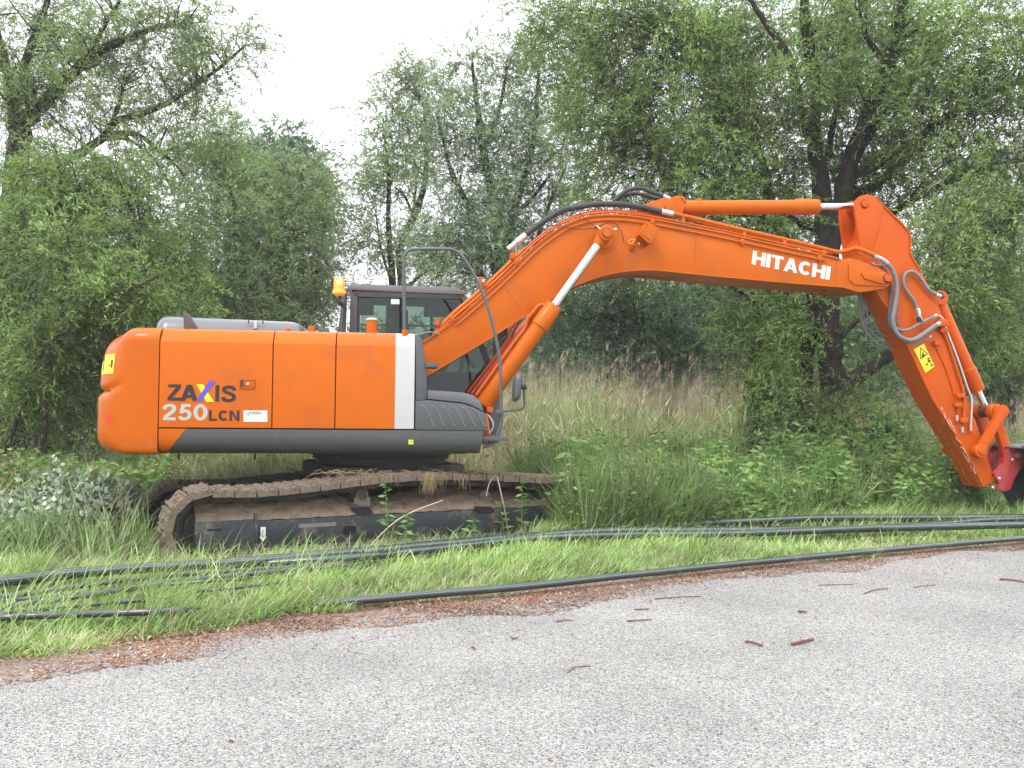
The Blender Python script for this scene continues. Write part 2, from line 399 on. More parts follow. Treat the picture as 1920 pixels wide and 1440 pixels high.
# tool box with step top and ribs
bm = BM()
tb = Pp([(778, 806), (779, 752), (800, 750), (868, 757), (886, 763), (909, 774), (914, 790), (915, 808)], YS)
prism(bm, tb, YS-.004, YS+.6, .018); tbx = build('tool_box', bm, GREY, ex)
bm = BM()
tt = Pp([(801, 748), (801, 731), (870, 736), (888, 741), (902, 754), (908, 772), (886, 761), (868, 755)], YS)
prism(bm, tt, YS+.02, YS+.62, .015); build('tool_box_lid', bm, HOODG, ex)
ribm = mat('rib_grey', (.16, .165, .17), .35, .05, 5, coat=.3)
for k in range(6):
    bm = BM(); x = 789+k*19.3
    yo = k*1.7+ (3 if k > 4 else 0)
    pts = [(x, 758+yo*.6), (x+9, 767+yo*.6), (x+17, 782+yo*.5), (x+23, 797), (x+27, 800)]
    tube(bm, smooth_pts([ML(a, b, YS-.004) for a, b in pts], 4), [.004]+[.009]*15+[.009], 6, True); build('rib', bm, ribm, tbx, 60)
# step plates
bm = BM(); a = ML(797, 684, YS+.05); box(bm, a.x, a.x+.14, YS-.02, YS+.35, a.z-.03, a.z+.02, .006); build('step_plate', bm, GREY, ex)
bm = BM(); a = ML(912, 822, YS+.1); box(bm, a.x-.1, a.x+.24, YS+.05, YS+.45, a.z-.025, a.z+.02, .006); build('step_plate', bm, GREY, ex)
# hood, fin, handle, caps
bm = BM()
hx0, hx1 = ML(287, 612, -.95).x, ML(570, 617, -.95).x
hz = ML(400, 594, -.95).z; 
ring = []
prof = [(-1.02, zt-.03), (-1.0, hz-.11), (-.95, hz-.03), (-.88, hz), (-.4, hz+.012), (0, hz+.015), (.4, hz), (.46, hz-.03), (.5, zt-.03)]
stations = [(hx0, -.10, .12), (hx0+.035, -.045, .04), (hx0+.09, -.008, 0), (hx0+.16, 0, 0), (hx1-.14, -.03, 0), (hx1-.07, -.045, .01), (hx1-.03, -.075, .05), (hx1, -.12, .1)]
for (x, dz, dy) in stations:
    ring.append([bm.verts.new((x, y+(dy if y < -.3 else -dy if y > .35 else 0), z if z < zt else z+dz)) for y, z in prof])
for i in range(len(ring)-1):
    for j in range(len(prof)-1): bm.faces.new((ring[i][j], ring[i][j+1], ring[i+1][j+1], ring[i+1][j]))
bm.faces.new(ring[0][::-1]); bm.faces.new(ring[-1])
hood = build('engine_hood', bm, HOODG, ex, 45)
bm = BM(); tube(bm, [ML(466, 607, -1.0), ML(466, 591, -1.0), ML(493, 592, -1.0), ML(493, 607, -1.0)], .007, 8); build('hood_handle', bm, RUBBER, hood, 40)
bm = BM(); rod(bm, ML(479, 601, -1.0), ML(479, 617, -1.0), .02, 10); build('hood_catch', bm, STEEL, hood)
bm = BM(); fp = [(345, 618), (344, 582), (351, 588), (360, 600), (368, 612), (371, 619)]
prism(bm, Pp(fp, -1.2), -1.21, -1.12, .004); build('exhaust_fin', bm, mat('exhaust_dark', (.11, .085, .085), .45, .3, 4, metal=.3), ex)
for (px, py0, py1, r) in ((585, 622, 611, .036), (540, 619, 615, .028)):
    bm = BM(); c0, c1 = ML(px, py0, -1.1), ML(px, py1, -1.1); rod(bm, c0-Vector((0, 0, .03)), c1, r, 16, .006); build('filler_cap', bm, ORANGE, ex)
bm = BM(); c0, c1 = ML(697, 628, -1.1), ML(697, 601, -1.1); rod(bm, c0-Vector((0, 0, .02)), c1, .06, 24, .004)
fc = build('air_intake', bm, ORANGE, ex)
bm = BM(); lathe(bm, c1, c1+Vector((0, 0, 1)), [(0, .068), (.012, .068), (.025, .05), (.03, .02)], 24); build('intake_cap', bm, SILVER, fc)
# beacon
bm = BM(); bx, bz = ML(636, 551, -.1), ML(636, 516, -.1); 
lathe(bm, ML(636, 552, -.1), ML(636, 500, -.1), [(-.015, .02), (0, .07), (.01, .083), (.04, .080), (.055, .072), (.062, .072), (.064, .068), (.18, .066), (.205, .058), (.215, .03)], 24)
be = build('beacon', bm, AMBER, ex, 40)
bm = BM(); lathe(bm, ML(637, 534, -.16), ML(637, 500, -.16), [(0, .01), (.02, .035), (.06, .035), (.08, .01)], 16)
for v in bm.verts: pass
build('beacon_flash', bm, GLOW, be, 40)
bm = BM()
tube(bm, [ML(637, 553, -.1), ML(638, 566, -.1), ML(640, 572, .1), ML(643, 575, .4)], .014, 8)
tube(bm, [ML(652, 541, .3), ML(649, 560, .3), ML(645, 611, .3)], .009, 8)
for k in range(5): rod(bm, ML(632+k*3.6, 560+k*2.4, .05), ML(632+k*3.6, 567+k*2.4, .05), .02, 8)
build('beacon_stalk', bm, RUBBER, be, 40)

# ---------------- cab
yn, yf = .48, 1.42
cz0 = z0p-.10
def C2(px, py, y=yn): q = ML(px, py, y); return (q.x, q.z)
cab = None
xr0 = C2(655, 600)[0]; xr1 = C2(866, 545)[0]; cz1 = C2(760, 538)[1]
cab_out = [C2(648, 700), C2(650, 600), C2(656, 536), C2(662, 534), C2(858, 543), C2(869, 552), C2(893, 620), C2(915, 690), C2(921, 740), C2(921, 800), C2(650, 800)]
bm = BM()
def cab_frame(bm, y0, y1):
    # pillars and rails as bars in one side plane
    def bar(a, b, w, w2=None):
        a = Vector((a[0], 0, a[1])); b = Vector((b[0], 0, b[1])); t = (b-a).normalized(); n = Vector((-t.z, 0, t.x)); w2 = w if w2 is None else w2
        prism(bm, [((a+n*w/2).x, (a+n*w/2).z), ((b+n*w2/2).x, (b+n*w2/2).z), ((b-n*w2/2).x, (b-n*w2/2).z), ((a-n*w/2).x, (a-n*w/2).z)], y0, y1, .008)
    bar(C2(658, 800), C2(664, 548), .12, .09)
    bar(C2(664, 551), C2(866, 556), .075)
    bar(C2(866, 548), C2(922, 700), .06, .09)
    bar(C2(921, 690), C2(921, 812), .10)
    bar(C2(658, 742), C2(921, 742), .05)
    prism(bm, [C2(653, 812), C2(653, 744), C2(925, 744), C2(925, 812)], y0+.01, y1-.01, .004)
cab_frame(bm, yn, yn+.05); cab_frame(bm, yf-.05, yf)
# cross members
for (px, py, w) in ((664, 551, .07), (866, 551, .06), (921, 742, .08), (656, 742, .08)):
    x, z = C2(px, py); box(bm, x-w/2, x+w/2, yn+.045, yf-.045, z-w/2, z+w/2, .008)
x0, z0 = C2(652, 744); x1, _ = C2(925, 744)
box(bm, x0, x0+.03, yn+.04, yf-.04, cz0, z0, .004); box(bm, x1-.03, x1, yn+.04, yf-.04, cz0, z0, .004)
box(bm, x0, x1, yn+.03, yf-.03, cz0, cz0+.06, .004)
cab = build('cab', bm, CABG, ex)
# roof
bm = BM(); rx0, rx1 = C2(654, 545)[0]-.02, C2(872, 552)[0]
rz0, rz1 = C2(760, 547)[1], C2(760, 537)[1]
prism(bm, [(rx0, rz0), (rx0+.01, rz1-.02), (rx0+.05, rz1+.01), (rx1-.12, rz1+.005), (rx1-.03, rz1-.035), (rx1, rz0-.02)], yn-.03, yf+.03, .02)
box(bm, rx0+.18, rx0+.3, yn+.05, yn+.2, rz1+.008, rz1+.03, .004); box(bm, rx1-.35, rx1-.22, yn+.05, yn+.2, rz1+.002, rz1+.03, .004)
build('cab_roof', bm, HOODG, cab)
# panes
bm = BM()
gl = [C2(668, 740), C2(672, 558), C2(862, 561), C2(915, 700), C2(915, 740)]
prism(bm, gl, yn+.02, yn+.026, 0); build('window_pane', bm, GLASS, cab, 0)
bm = BM(); prism(bm, gl, yf-.026, yf-.02, 0); build('window_pane', bm, GLASS, cab, 0)
bm = BM(); x, z = C2(661, 742); xx, zz = C2(667, 556)
prism(bm, [(x, z), (xx, zz), (xx+.006, zz), (x+.006, z)], yn+.06, yf-.06, 0); build('window_pane', bm, GLASS, cab, 0)
bm = BM(); x, z = C2(920, 738); xx, zz = C2(868, 558)
prism(bm, [(x, z), (xx, zz), (xx+.006, zz), (x+.006, z)], yn+.06, yf-.06, 0); build('windshield', bm, GLASS, cab, 0)
# rear mirror post outside left
bm = BM(); tube(bm, [ML(641, 622, .35), ML(645, 575, .35), ML(648, 548, .35)], [.05, .035, .02], 8); build('antenna_mast', bm, CABG, cab)
# interior: seat, headliner, console, monitor, cross bar, label, far-side mullion
bm = BM()
def cbox(px0, px1, py0, py1, ya, yb, bev=.02):
    ym = (ya+yb)/2; a = ML(px0, py1, ym); b = ML(px1, py0, ym); box(bm, a.x, b.x, ya, yb, a.z, b.z, bev)
cbox(667, 862, 548, 566, .56, 1.36); cbox(668, 700, 562, 586, .6, 1.3); 
cbox(672, 910, 700, 760, .56, 1.34)
cbox(796, 862, 566, 590, .7, 1.34)
build('cab_interior', bm, INTER, cab)
bm = BM(); cbox(735, 765, 582, 700, .75, 1.2, .05); cbox(742, 760, 566, 600, .82, 1.12, .04); cbox(735, 835, 676, 706, .7, 1.25, .05)
build('seat', bm, mat('seat_dark', (.05, .03, .028), .8, .2, 5), cab)
bm = BM(); cbox(722, 736, 560, 700, 1.30, 1.36, .01); cbox(806, 812, 570, 640, 1.31, 1.36, .005)
tube(bm, [ML(676, 609, 1.2), ML(860, 612, 1.2)], .012, 8)
tube(bm, [ML(862, 700, .8), ML(872, 660, .8), ML(880, 640, .8)], .03, 8)
tube(bm, smooth_pts([ML(830, 700, .75), ML(846, 672, .75), ML(870, 664, .75), ML(890, 690, .75)], 4), .03, 8)
build('control_levers', bm, INTER, cab)
bm = BM(); tube(bm, smooth_pts([ML(727, 622, .56), ML(735, 597, .56), ML(748, 582, .56), ML(752, 577, .56)], 4), .022, 8); tube(bm, [ML(752, 577, .56), ML(750, 628, .56)], .008, 6)
build('lamp_bracket', bm, mat('scuffed_bracket', (.12, .11, .11), .4, .5, 40, metal=.5, dirt=(.6, .58, .56), dscale=18, dthr=.6), cab)
bm = BM(); a, b = ML(733, 570, .497), ML(749, 561, .497); box(bm, a.x, b.x, .494, .499, a.z, b.z, 0); build('window_label', bm, mat('pale_label', (.55, .68, .66), .5, .02, 4), cab, 0)
# lower front of cab seen between the cylinders and the rail
bm = BM(); prism(bm, Pp([(915, 832), (912, 745), (932, 735), (938, 700), (940, 790), (930, 830)], .3), .1, .5, .02); build('cab_front_panel', bm, GREY, ex)

# ---------------- handrail and mirror
bm = BM(); yr = YS+.12
hp = [(759, 628), (758, 600), (757, 492), (760, 477), (768, 469), (785, 467), (835, 467), (850, 469), (864, 478), (884, 506), (903, 545), (919, 590), (931, 640), (938, 690), (939, 780), (937, 800), (929, 822), (920, 834), (906, 838)]
tube(bm, smooth_pts([ML(a, b, yr) for a, b in hp], 5), .0185, 12); hr = build('handrail', bm, mat('rail_grey', (.095, .1, .105), .45, .08, 6), ex, 60)
bm = BM(); rod(bm, ML(759, 630, yr), ML(759, 619, yr), .034, 14); build('rail_foot', bm, ORANGE, hr)
bm = BM(); ym = YS+.1
tube(bm, smooth_pts([ML(930, 773, ym), ML(940, 771, ym), ML(966, 769, ym), ML(978, 767, ym), ML(983, 760, ym), ML(983, 740, ym), ML(982, 727, ym)], 4), .013, 8)
box(bm, ML(930, 0+770, ym).x, ML(944, 770, ym).x, ym-.03, ym+.05, ML(930, 776, ym).z, ML(930, 768, ym).z, .005)
ar = build('mirror_arm', bm, GREY, ex, 50)
bm = BM()
c = ML(969, 727, ym); 
bmesh.ops.create_uvsphere(bm, u_segments=20, v_segments=12, radius=1)
for v in bm.verts:
    p = v.co.copy(); s = lambda a, e: math.copysign(abs(a)**e, a)
    v.co = c + Vector((s(p.x, .8)*.045 + p.z*.02, s(p.y, .6)*.10, s(p.z, .5)*.155))
build('mirror_head', bm, GREY, ar, 80)
bm = BM(); rod(bm, ML(976, 725, ym-.03), ML(987, 725, ym-.03), .032, 12); build('mirror_joint', bm, RUBBER, ar)

# ---------------- boom
yb0, yb1 = -.30, .30
top_edge = [(765, 655), (800, 637), (850, 603), (900, 560), (952, 512), (990, 474), (1020, 448), (1056, 424), (1090, 410), (1125, 404), (1165, 404), (1215, 410), (1290, 424), (1350, 436), (1395, 446), (1480, 465), (1550, 480), (1574, 486), (1596, 484), (1618, 490), (1652, 504)]
tip_arc = [(1664, 512), (1669, 523), (1668, 534), (1660, 541)]
bot_edge = [(1611, 548), (1590, 542), (1577, 538), (1480, 530), (1400, 523), (1306, 514), (1238, 507), (1200, 506), (1160, 510), (1121, 519), (1074, 537), (1041, 555), (1001, 580), (934, 624), (870, 663), (799, 705), (775, 716)]
bpoly = Pp(top_edge+tip_arc+bot_edge, yb0)
bm = BM(); prism(bm, bpoly, yb0, yb1, .006); boom = build('boom', bm, ORANGE, ex, 25)
# lips of top and bottom plates along both side faces
def strip(bm, pts, w, y0, y1, off=0):
    P = [Vector((a, 0, b)) for a, b in pts]; n = len(P); lo, hi = [], []
    for i in range(n):
        t = (P[min(i+1, n-1)]-P[max(i-1, 0)]).normalized(); nn = Vector((-t.z, 0, t.x))
        lo.append(P[i]+nn*(off-w/2)); hi.append(P[i]+nn*(off+w/2))
    vs = [[bm.verts.new((q.x, y, q.z)) for q in row] for y in (y0, y1) for row in (lo, hi)]
    A, B, C_, D = vs
    for i in range(n-1):
        for u, v in ((A, B), (B, D), (D, C_), (C_, A)): bm.faces.new((u[i], u[i+1], v[i+1], v[i]))
    bm.faces.new((A[0], B[0], D[0], C_[0])); bm.faces.new((A[-1], C_[-1], D[-1], B[-1]))
sm = lambda l, y: [(q.x, q.z) for q in smooth_pts([ML(a, b, y) for a, b in l], 4)]
bm = BM()
for (ya, yb) in ((yb0-.022, yb0+.004), (yb1-.004, yb1+.022)):
    strip(bm, sm(top_edge[:-3], yb0), .02, ya, yb, 0)
    strip(bm, sm(bot_edge[2:-1], yb0), .02, ya, yb, 0)
build('flange', bm, ORANGE, boom, 30)
# weld seams and reinforcement rings
bm = BM()
for a, b in (((935, 522), (984, 590)), ((1306, 427), (1302, 512)), ((1568, 487), (1566, 536)), ((1112, 425), (1030, 540))):
    tube(bm, [ML(*a, yb0-.001), ML(*b, yb0-.001)], .004, 6)
build('weld_seam', bm, ORANGE, boom, 60)
pc = ML(1128, 444, yb0)
bm = BM(); lathe(bm, pc, pc+Vector((0, -1, 0)), [(-.01, .22), (.004, .218), (.008, .205), (.009, .17), (.02, .165), (.03, .15)], 48); build('boss_plate', bm, ORANGE, boom, 20)
# tip reinforcement
bm = BM(); prism(bm, Pp([(1590, 497), (1602, 495), (1640, 512), (1664, 514), (1670, 524), (1664, 538), (1600, 534), (1591, 525)], yb0), yb0-.02, yb0+.01, .006)
prism(bm, Pp([(1612, 513), (1622, 508), (1655, 512), (1668, 518), (1668, 530), (1655, 534), (1618, 524)], yb0), yb0-.045, yb0-.015, .01)
build('tip_plate', bm, ORANGE, boom)
pt = ML(1660, 523, yb0)
bm = BM(); rod(bm, pt+Vector((0, -.075, 0)), pt+Vector((0, .72, 0)), .05, 24); build('tip_pin', bm, ORANGE2, boom)
bm = BM(); lathe(bm, pt+Vector((.0, -.046, 0)), pt+Vector((0, -1, 0)), [(0, .066), (.002, .064)], 24); build('grease_ring', bm, GREASE_SHADE, boom)
# bracket for the arm cylinder
bm = BM(); bk = Pp([(1190, 408), (1196, 386), (1245, 371), (1258, 372), (1266, 383), (1268, 400), (1262, 424)], -.16)
prism(bm, bk, -.17, -.12, .006); prism(bm, bk, .12, .17, .006); build('cylinder_bracket', bm, ORANGE, boom)
pk = ML(1253, 388, -.17)
bm = BM(); rod(bm, pk+Vector((0, -.03, 0)), pk+Vector((0, .37, 0)), .05, 24); build('bracket_pin', bm, ORANGE2, boom)
# work lamp box on the boom
bm = BM()
q = [ML(1208, 423, yb0), ML(1228, 435, yb0), ML(1214, 459, yb0), ML(1195, 444, yb0)]
c0 = sum(q, Vector())/4
prism(bm, [(v.x, v.z) for v in q], yb0-.20, yb0-.196, 0)
prism(bm, Pp([(1197, 441), (1216, 457), (1214, 460), (1195, 444)], yb0-.1), yb0-.2, yb0, .002)
prism(bm, Pp([(1206, 421), (1209, 423), (1197, 445), (1194, 443)], yb0-.1), yb0-.2, yb0, .002)
prism(bm, Pp([(1227, 434), (1229, 436), (1216, 459), (1213, 457)], yb0-.1), yb0-.2, yb0, .002)
rod(bm, ML(1182, 469, yb0), ML(1190, 458, yb0-.06), .028, 12)
lb = build('lamp_box', bm, ORANGE, boom)
bm = BM(); tube(bm, smooth_pts([ML(1195, 444, yb0-.05), ML(1190, 450, yb0-.06), ML(1184, 457, yb0-.06), ML(1178, 453, yb0-.06), ML(1183, 449, yb0-.06), ML(1190, 449, yb0-.06)], 4), .005, 6); build('yellow_cable', bm, mat('yellow_wire', (.8, .5, .03), .5, .02, 4), lb, 60)
bm = BM(); rod(bm, ML(1198, 457, yb0-.19), ML(1198, 457, yb0-.21), .012, 8); build('lamp_bolt', bm, STEEL, lb)
# lettering on the boom
a = ML(1409, 495, yb0); b = ML(1555, 525, yb0); e = ML(1412, 470, yb0); f2 = ML(1558, 499, yb0)
ux = (b-a).normalized(); uz = (e-a)
uzn = uz.normalized()
word_part('maker_lettering', 'HITACHI', a, ux, uzn, (b-a).length, uz.length, mat('maker_white', (.72, .72, .71), .5, .02, 5), boom, .055, .002)
# pipes along the boom
def pipe(name, px, y, r, m, parent, seg=8, k=5):
    bm = BM(); ys = y if isinstance(y, (list, tuple)) else [y]*len(px)
    tube(bm, smooth_pts([ML(a, b, yy) for (a, b), yy in zip(px, ys)], k), r, seg); return build(name, bm, m, parent, 60)
def shift(pts, d):
    out = []
    for i, (a, b) in enumerate(pts):
        p, q = pts[max(i-1, 0)], pts[min(i+1, len(pts)-1)]; t = Vector((q[0]-p[0], q[1]-p[1])).normalized(); out.append((a+t.y*d, b-t.x*d))
    return out
te = top_edge[2:-4]
lowt = [t for t in te if t[0] < 960]
pipe('hydraulic_pipe', [(812, 632)]+shift(lowt, 11)+[(985, 465)], -.2, .027, ORANGE, boom)
pipe('hydraulic_pipe', [(806, 640)]+shift(lowt, 5), -.24, .018, ORANGE, boom)
pipe('hydraulic_pipe', shift(te, -9), yb0-.02, .011, ORANGE, boom)
pipe('hydraulic_pipe', [t for t in shift(te, 5) if t[0] > 940 and t[0] < 1600], -.26, .013, ORANGE, boom)
pipe('hydraulic_pipe', [t for t in shift(te, 9) if 940 < t[0] < 1240], -.2, .013, mat('orange_red_pipe', (.75, .1, .02), .4, .1, 4), boom)
pipe('hydraulic_pipe', [(1262, 401), (1295, 408), (1350, 421), (1400, 433), (1480, 451), (1540, 465), (1568, 472), (1585, 471), (1603, 466), (1620, 470), (1640, 479)], [-.24]*6+[-.24, -.25, -.28, -.33, -.36], .028, ORANGE, boom)
pipe('hydraulic_pipe', [(1290, 412), (1350, 427), (1480, 457), (1560, 476)], -.15, .018, ORANGE, boom)
bh = pipe('boom_hose', [(985, 441), (1015, 418), (1050, 397), (1085, 388), (1120, 383), (1160, 383), (1200, 388), (1240, 397), (1262, 401)], -.22, .037, RUBBER, boom, 12)
bm = BM(); rod(bm, ML(1240, 397, -.22), ML(1262, 402, -.22), .043, 14); rod(bm, ML(986, 441, -.22), ML(968, 455, -.22), .043, 14); rod(bm, ML(968, 455, -.22), ML(952, 468, -.22), .034, 14); build('hose_fitting', bm, STEEL, bh)
bh2 = pipe('boom_hose', [(1140, 380), (1152, 376), (1168, 362), (1185, 354), (1205, 354), (1225, 361), (1243, 368)], -.08, .026, RUBBER, boom, 10)
pipe('boom_hose', [(1148, 382), (1165, 369), (1182, 363), (1205, 365), (1225, 371), (1240, 373)], .05, .024, RUBBER, boom, 10)
bm = BM(); rod(bm, ML(1243, 368, -.08), ML(1256, 373, -.08), .03, 12); rod(bm, ML(1240, 373, .05), ML(1258, 375, .05), .03, 12); rod(bm, ML(1130, 381, -.1), ML(1148, 380, -.1), .03, 12); build('hose_fitting', bm, STEEL, bh2)
pipe('hydraulic_pipe', [(1262, 374), (1270, 371), (1280, 372), (1284, 379)], -.08, .026, ORANGE, boom)
pipe('thin_cable', [(1122, 432), (1100, 412), (1080, 394), (1063, 390), (1045, 397), (1030, 410)], yb0-.06, .005, RUBBER, boom, 6)
pipe('thin_cable', [(1012, 432), (1040, 422), (1065, 427), (1090, 430), (1112, 427), (1135, 419), (1150, 418), (1162, 427), (1168, 445), (1170, 455)], yb0-.04, .005, RUBBER, boom, 6)
pipe('thin_cable', [(770, 626), (785, 628), (800, 623), (815, 624), (824, 628)], -.35, .009, HOSEG, boom, 8)
# pipe clamps
for (px, py) in ((1222, 415), (1390, 453), (1535, 484), (969, 489), (912, 533), (848, 596)):
    bm = BM(); c = ML(px, py, yb0); box(bm, c.x-.03, c.x+.03, yb0-.04, yb0, c.z-.03, c.z+.03, .005); rod(bm, c+Vector((0.0, -.05, -.045)), c+Vector((0, 0, -.045)), .012, 8); build('pipe_clamp', bm, ORANGE, boom)
for (px, py) in ((961, 475), (900, 524), (820, 600), (1280, 411), (1395, 436), (1470, 452), (1543, 470), (1612, 480)):
    bm = BM(); c = ML(px, py, -.24); box(bm, c.x-.024, c.x+.024, -.27, -.12, c.z-.07, c.z+.012, .006); rod(bm, c+Vector((0, -.03, .01)), c+Vector((0, -.03, .03)), .012, 8); build('pipe_clamp', bm, ORANGE, boom)

# ---------------- boom cylinders
def ram(name, pa, pb, pc_, rb, rr, y, m, parent, collar=True, eye=None):
    """barrel from pa to pb, rod on to pc_"""
    A, B, Cc = [ML(p[0], p[1], y) for p in (pa, pb, pc_)]
    ax = (Cc-A).normalized(); Lb = (B-A).dot(ax)
    bm = BM(); co = rb*1.14
    lathe(bm, A, A+ax, [(-.01, rb*.5), (0, rb*.92), (.02, rb), (Lb-.33, rb), (Lb-.31, co), (Lb-.12, co), (Lb-.11, co*.97), (Lb-.02, co*.97), (Lb, co*.9), (Lb+.001, rr*1.05)], 32)
    for k in range(12):
        an = k*math.pi/6; u = ax.orthogonal().normalized(); v = ax.cross(u); o = (u*math.cos(an)+v*math.sin(an))*co*.8
        rod(bm, A+ax*(Lb-.01)+o, A+ax*(Lb+.02)+o, .014, 6, .002)
    cy = build(name, bm, m, parent, 25)
    bm = BM(); rod(bm, A+ax*(Lb-.05), Cc-ax*.09, rr, 24); build('piston_rod', bm, CHROME, cy, 40)
    return cy, A, B, Cc, ax
bcy, A, B, Cc, ax = ram('boom_cylinder', (906, 760), (1038, 574), (1134, 440), .098, .055, -.50, ORANGE, ex)
bm = BM(); rod(bm, Cc+Vector((0, -.10, 0)), Cc+Vector((0, .10, 0)), .098, 28, .012); rod(bm, Cc+Vector((0, -.12, 0)), Cc+Vector((0, .3, 0)), .055, 24)
lathe(bm, Cc-ax*.17, Cc, [(0, .062), (.04, .075), (.12, .085)], 20); build('rod_eye', bm, ORANGE, bcy)
bm = BM(); rod(bm, Cc+Vector((.09, -.10, .04)), Cc+Vector((.12, -.12, .05)), .018, 8); rod(bm, Cc+Vector((-.12, -.08, .09)), Cc+Vector((-.08, -.1, .04)), .01, 8); build('grease_nipple', bm, STEEL, bcy)
bm = BM(); lathe(bm, Cc+Vector((0, -.1215, 0)), Cc+Vector((0, -1, 0)), [(0, .06), (.0015, .058)], 28); build('pin_groove', bm, GREASE_SHADE, bcy)
bm = BM(); lathe(bm, Cc+Vector((0, -.123, 0)), Cc+Vector((0, -1, 0)), [(0, .054), (.005, .052)], 28); build('pin_face', bm, ORANGE, bcy)
bcy2, A2, B2, C3, ax2 = ram('boom_cylinder', (893, 750), (1021, 566), (1118, 436), .098, .055, .50, mat('orange_red_paint', (.72, .1, .02), .4, .06, 3, coat=.3), ex)
pipe('hydraulic_pipe', [(893, 741), (960, 647), (982, 618), (990, 597), (1000, 585), (1012, 572), (1026, 574)], -.48, .021, ORANGE, bcy)
pipe('hydraulic_pipe', [(884, 738), (940, 664), (958, 640), (966, 618), (975, 604)], .1, .019, mat('orange_red_pipe', (.75, .1, .02)), bcy)
pipe('hydraulic_pipe', [(877, 736), (930, 668), (952, 638), (958, 618), (968, 604)], .45, .02, mat('orange_red_pipe', (.75, .1, .02)), bcy2)
bm = BM(); q = ML(917, 768, -.55); box(bm, q.x-.035, q.x+.035, -.66, -.56, q.z-.03, q.z+.03, .006)
bh = build('cylinder_lug', bm, ORANGE, bcy)
pipe('thin_cable', [(912, 775), (915, 800), (917, 815)], -.66, .016, mat('orange_red_pipe', (.75, .1, .02)), bcy)
pipe('thin_cable', [(915, 778), (923, 790), (924, 802), (918, 812)], -.66, .011, STEEL, bcy)

# ---------------- arm cylinder
acy, A, B, Cc, ax = ram('arm_cylinder', (1262, 390), (1532, 389), (1616, 387), .094, .048, 0, ORANGE, ex)
bm = BM(); rod(bm, A+Vector((0, -.11, 0)), A+Vector((0, .11, 0)), .12, 28); build('cylinder_eye', bm, ORANGE, acy)
bm = BM(); rod(bm, Cc+Vector((0, -.12, 0)), Cc+Vector((0, .12, 0)), .1, 28); build('rod_eye', bm, ORANGE2, acy)
bm = BM(); 
for px in (1310, 1560-45): q = ML(px, 377, 0); box(bm, q.x-.03, q.x+.03, -.04, .04, q.z-.02, q.z+.03, .006)
build('cylinder_lug', bm, ORANGE, acy)

# ---------------- arm
ya0, ya1 = -.21, .21
right = [(1640, 369), (1656, 386), (1699, 429), (1707, 447), (1707, 476), (1725, 507), (1756, 559), (1767, 593), (1785, 660), (1809, 736), (1836, 814), (1860, 885), (1866, 903)]
left_n = [(1843, 914), (1826, 875), (1790, 815), (1748, 748), (1704, 655), (1672, 590), (1646, 552), (1628, 520), (1613, 490)]
armp = Pp(right+left_n+[(1607, 462), (1625, 440)], ya0)
bm = BM(); prism(bm, armp, ya0, ya1, .012); arm = build('arm', bm, ORANGE2, ex, 25)
ear = Pp([(1603, 395), (1604, 377), (1612, 368), (1626, 364), (1640, 369), (1656, 387), (1650, 420), (1640, 450), (1634, 470), (1624, 476), (1612, 462)], ya0)
bm = BM(); prism(bm, ear, ya0-.012, ya0+.05, .006); prism(bm, ear, ya1-.05, ya1+.012, .006)
tube(bm, [ML(1648, 388, ya0), ML(1620, 462, ya0)], .012, 6); build('arm_ear', bm, ORANGE2, arm)
bm = BM(); strip(bm, sm(right[:6], ya0), .018, ya0-.016, ya0+.003); tube(bm, [ML(1775, 640, ya0), ML(1800, 700, ya0)], .004, 6)
tube(bm, [ML(1648, 540, ya0-.001), ML(1790, 800, ya0-.001)], .003, 6)
build('flange', bm, ORANGE2, arm)
q = ML(1620, 383, ya0)
bm = BM(); rod(bm, q+Vector((0, -.035, 0)), q+Vector((0, .46, 0)), .047, 24); build('arm_pin', bm, ORANGE2, arm)
bm = BM(); lathe(bm, q+Vector((.0, -.013, 0)), q+Vector((0, -1, 0)), [(0, .062), (.0015, .06)], 24); build('grease_ring', bm, GREASE_SHADE, arm)
# paint scratches where the arm's back is scuffed
bm = BM()
rs = random.Random(5)
for k in range(26):
    t = rs.random(); px = 1764+t*62; py = 762+t*122; o = rs.uniform(-3, 3); l = rs.uniform(.25, 1.0)
    P0 = ML(px+o, py, ya0-.0055); P1 = ML(px+o+7*l, py+13*l, ya0-.0055); w = rs.uniform(.002, .006)
    film(bm, [P0, P1, P1+Vector((w, 0, w)), P0+Vector((w*2, 0, 0))])
# scratches on the arm's inner (left-facing) face, along the real edge
def armedge(t): 
    a = ML(1748, 748, ya0); b = ML(1843, 914, ya0); return a.lerp(b, t)
nrm = Vector((-.87, 0, -.49))
for k in range(40):
    t = rs.random()**.7; l = rs.uniform(.02, .08); y = ya0+rs.choice((.03, .05, .22, .34, .39))+rs.uniform(-.015, .015)
    P0 = armedge(t); P1 = armedge(min(1, t+l)); w = rs.uniform(.003, .008)
    n2 = Vector(((P1-P0).z, 0, -(P1-P0).x)).normalized()*.003
    if n2.x > 0: n2 = -n2
    P0 = P0+n2; P1 = P1+n2; P0.y = P1.y = y
    film(bm, [P0, P1, P1+Vector((0, w, 0)), P0+Vector((0, w, 0))])
build('paint_scratches', bm, mat('bare_scraped_metal', (.62, .55, .48), .6, .2, 30), arm, 0)
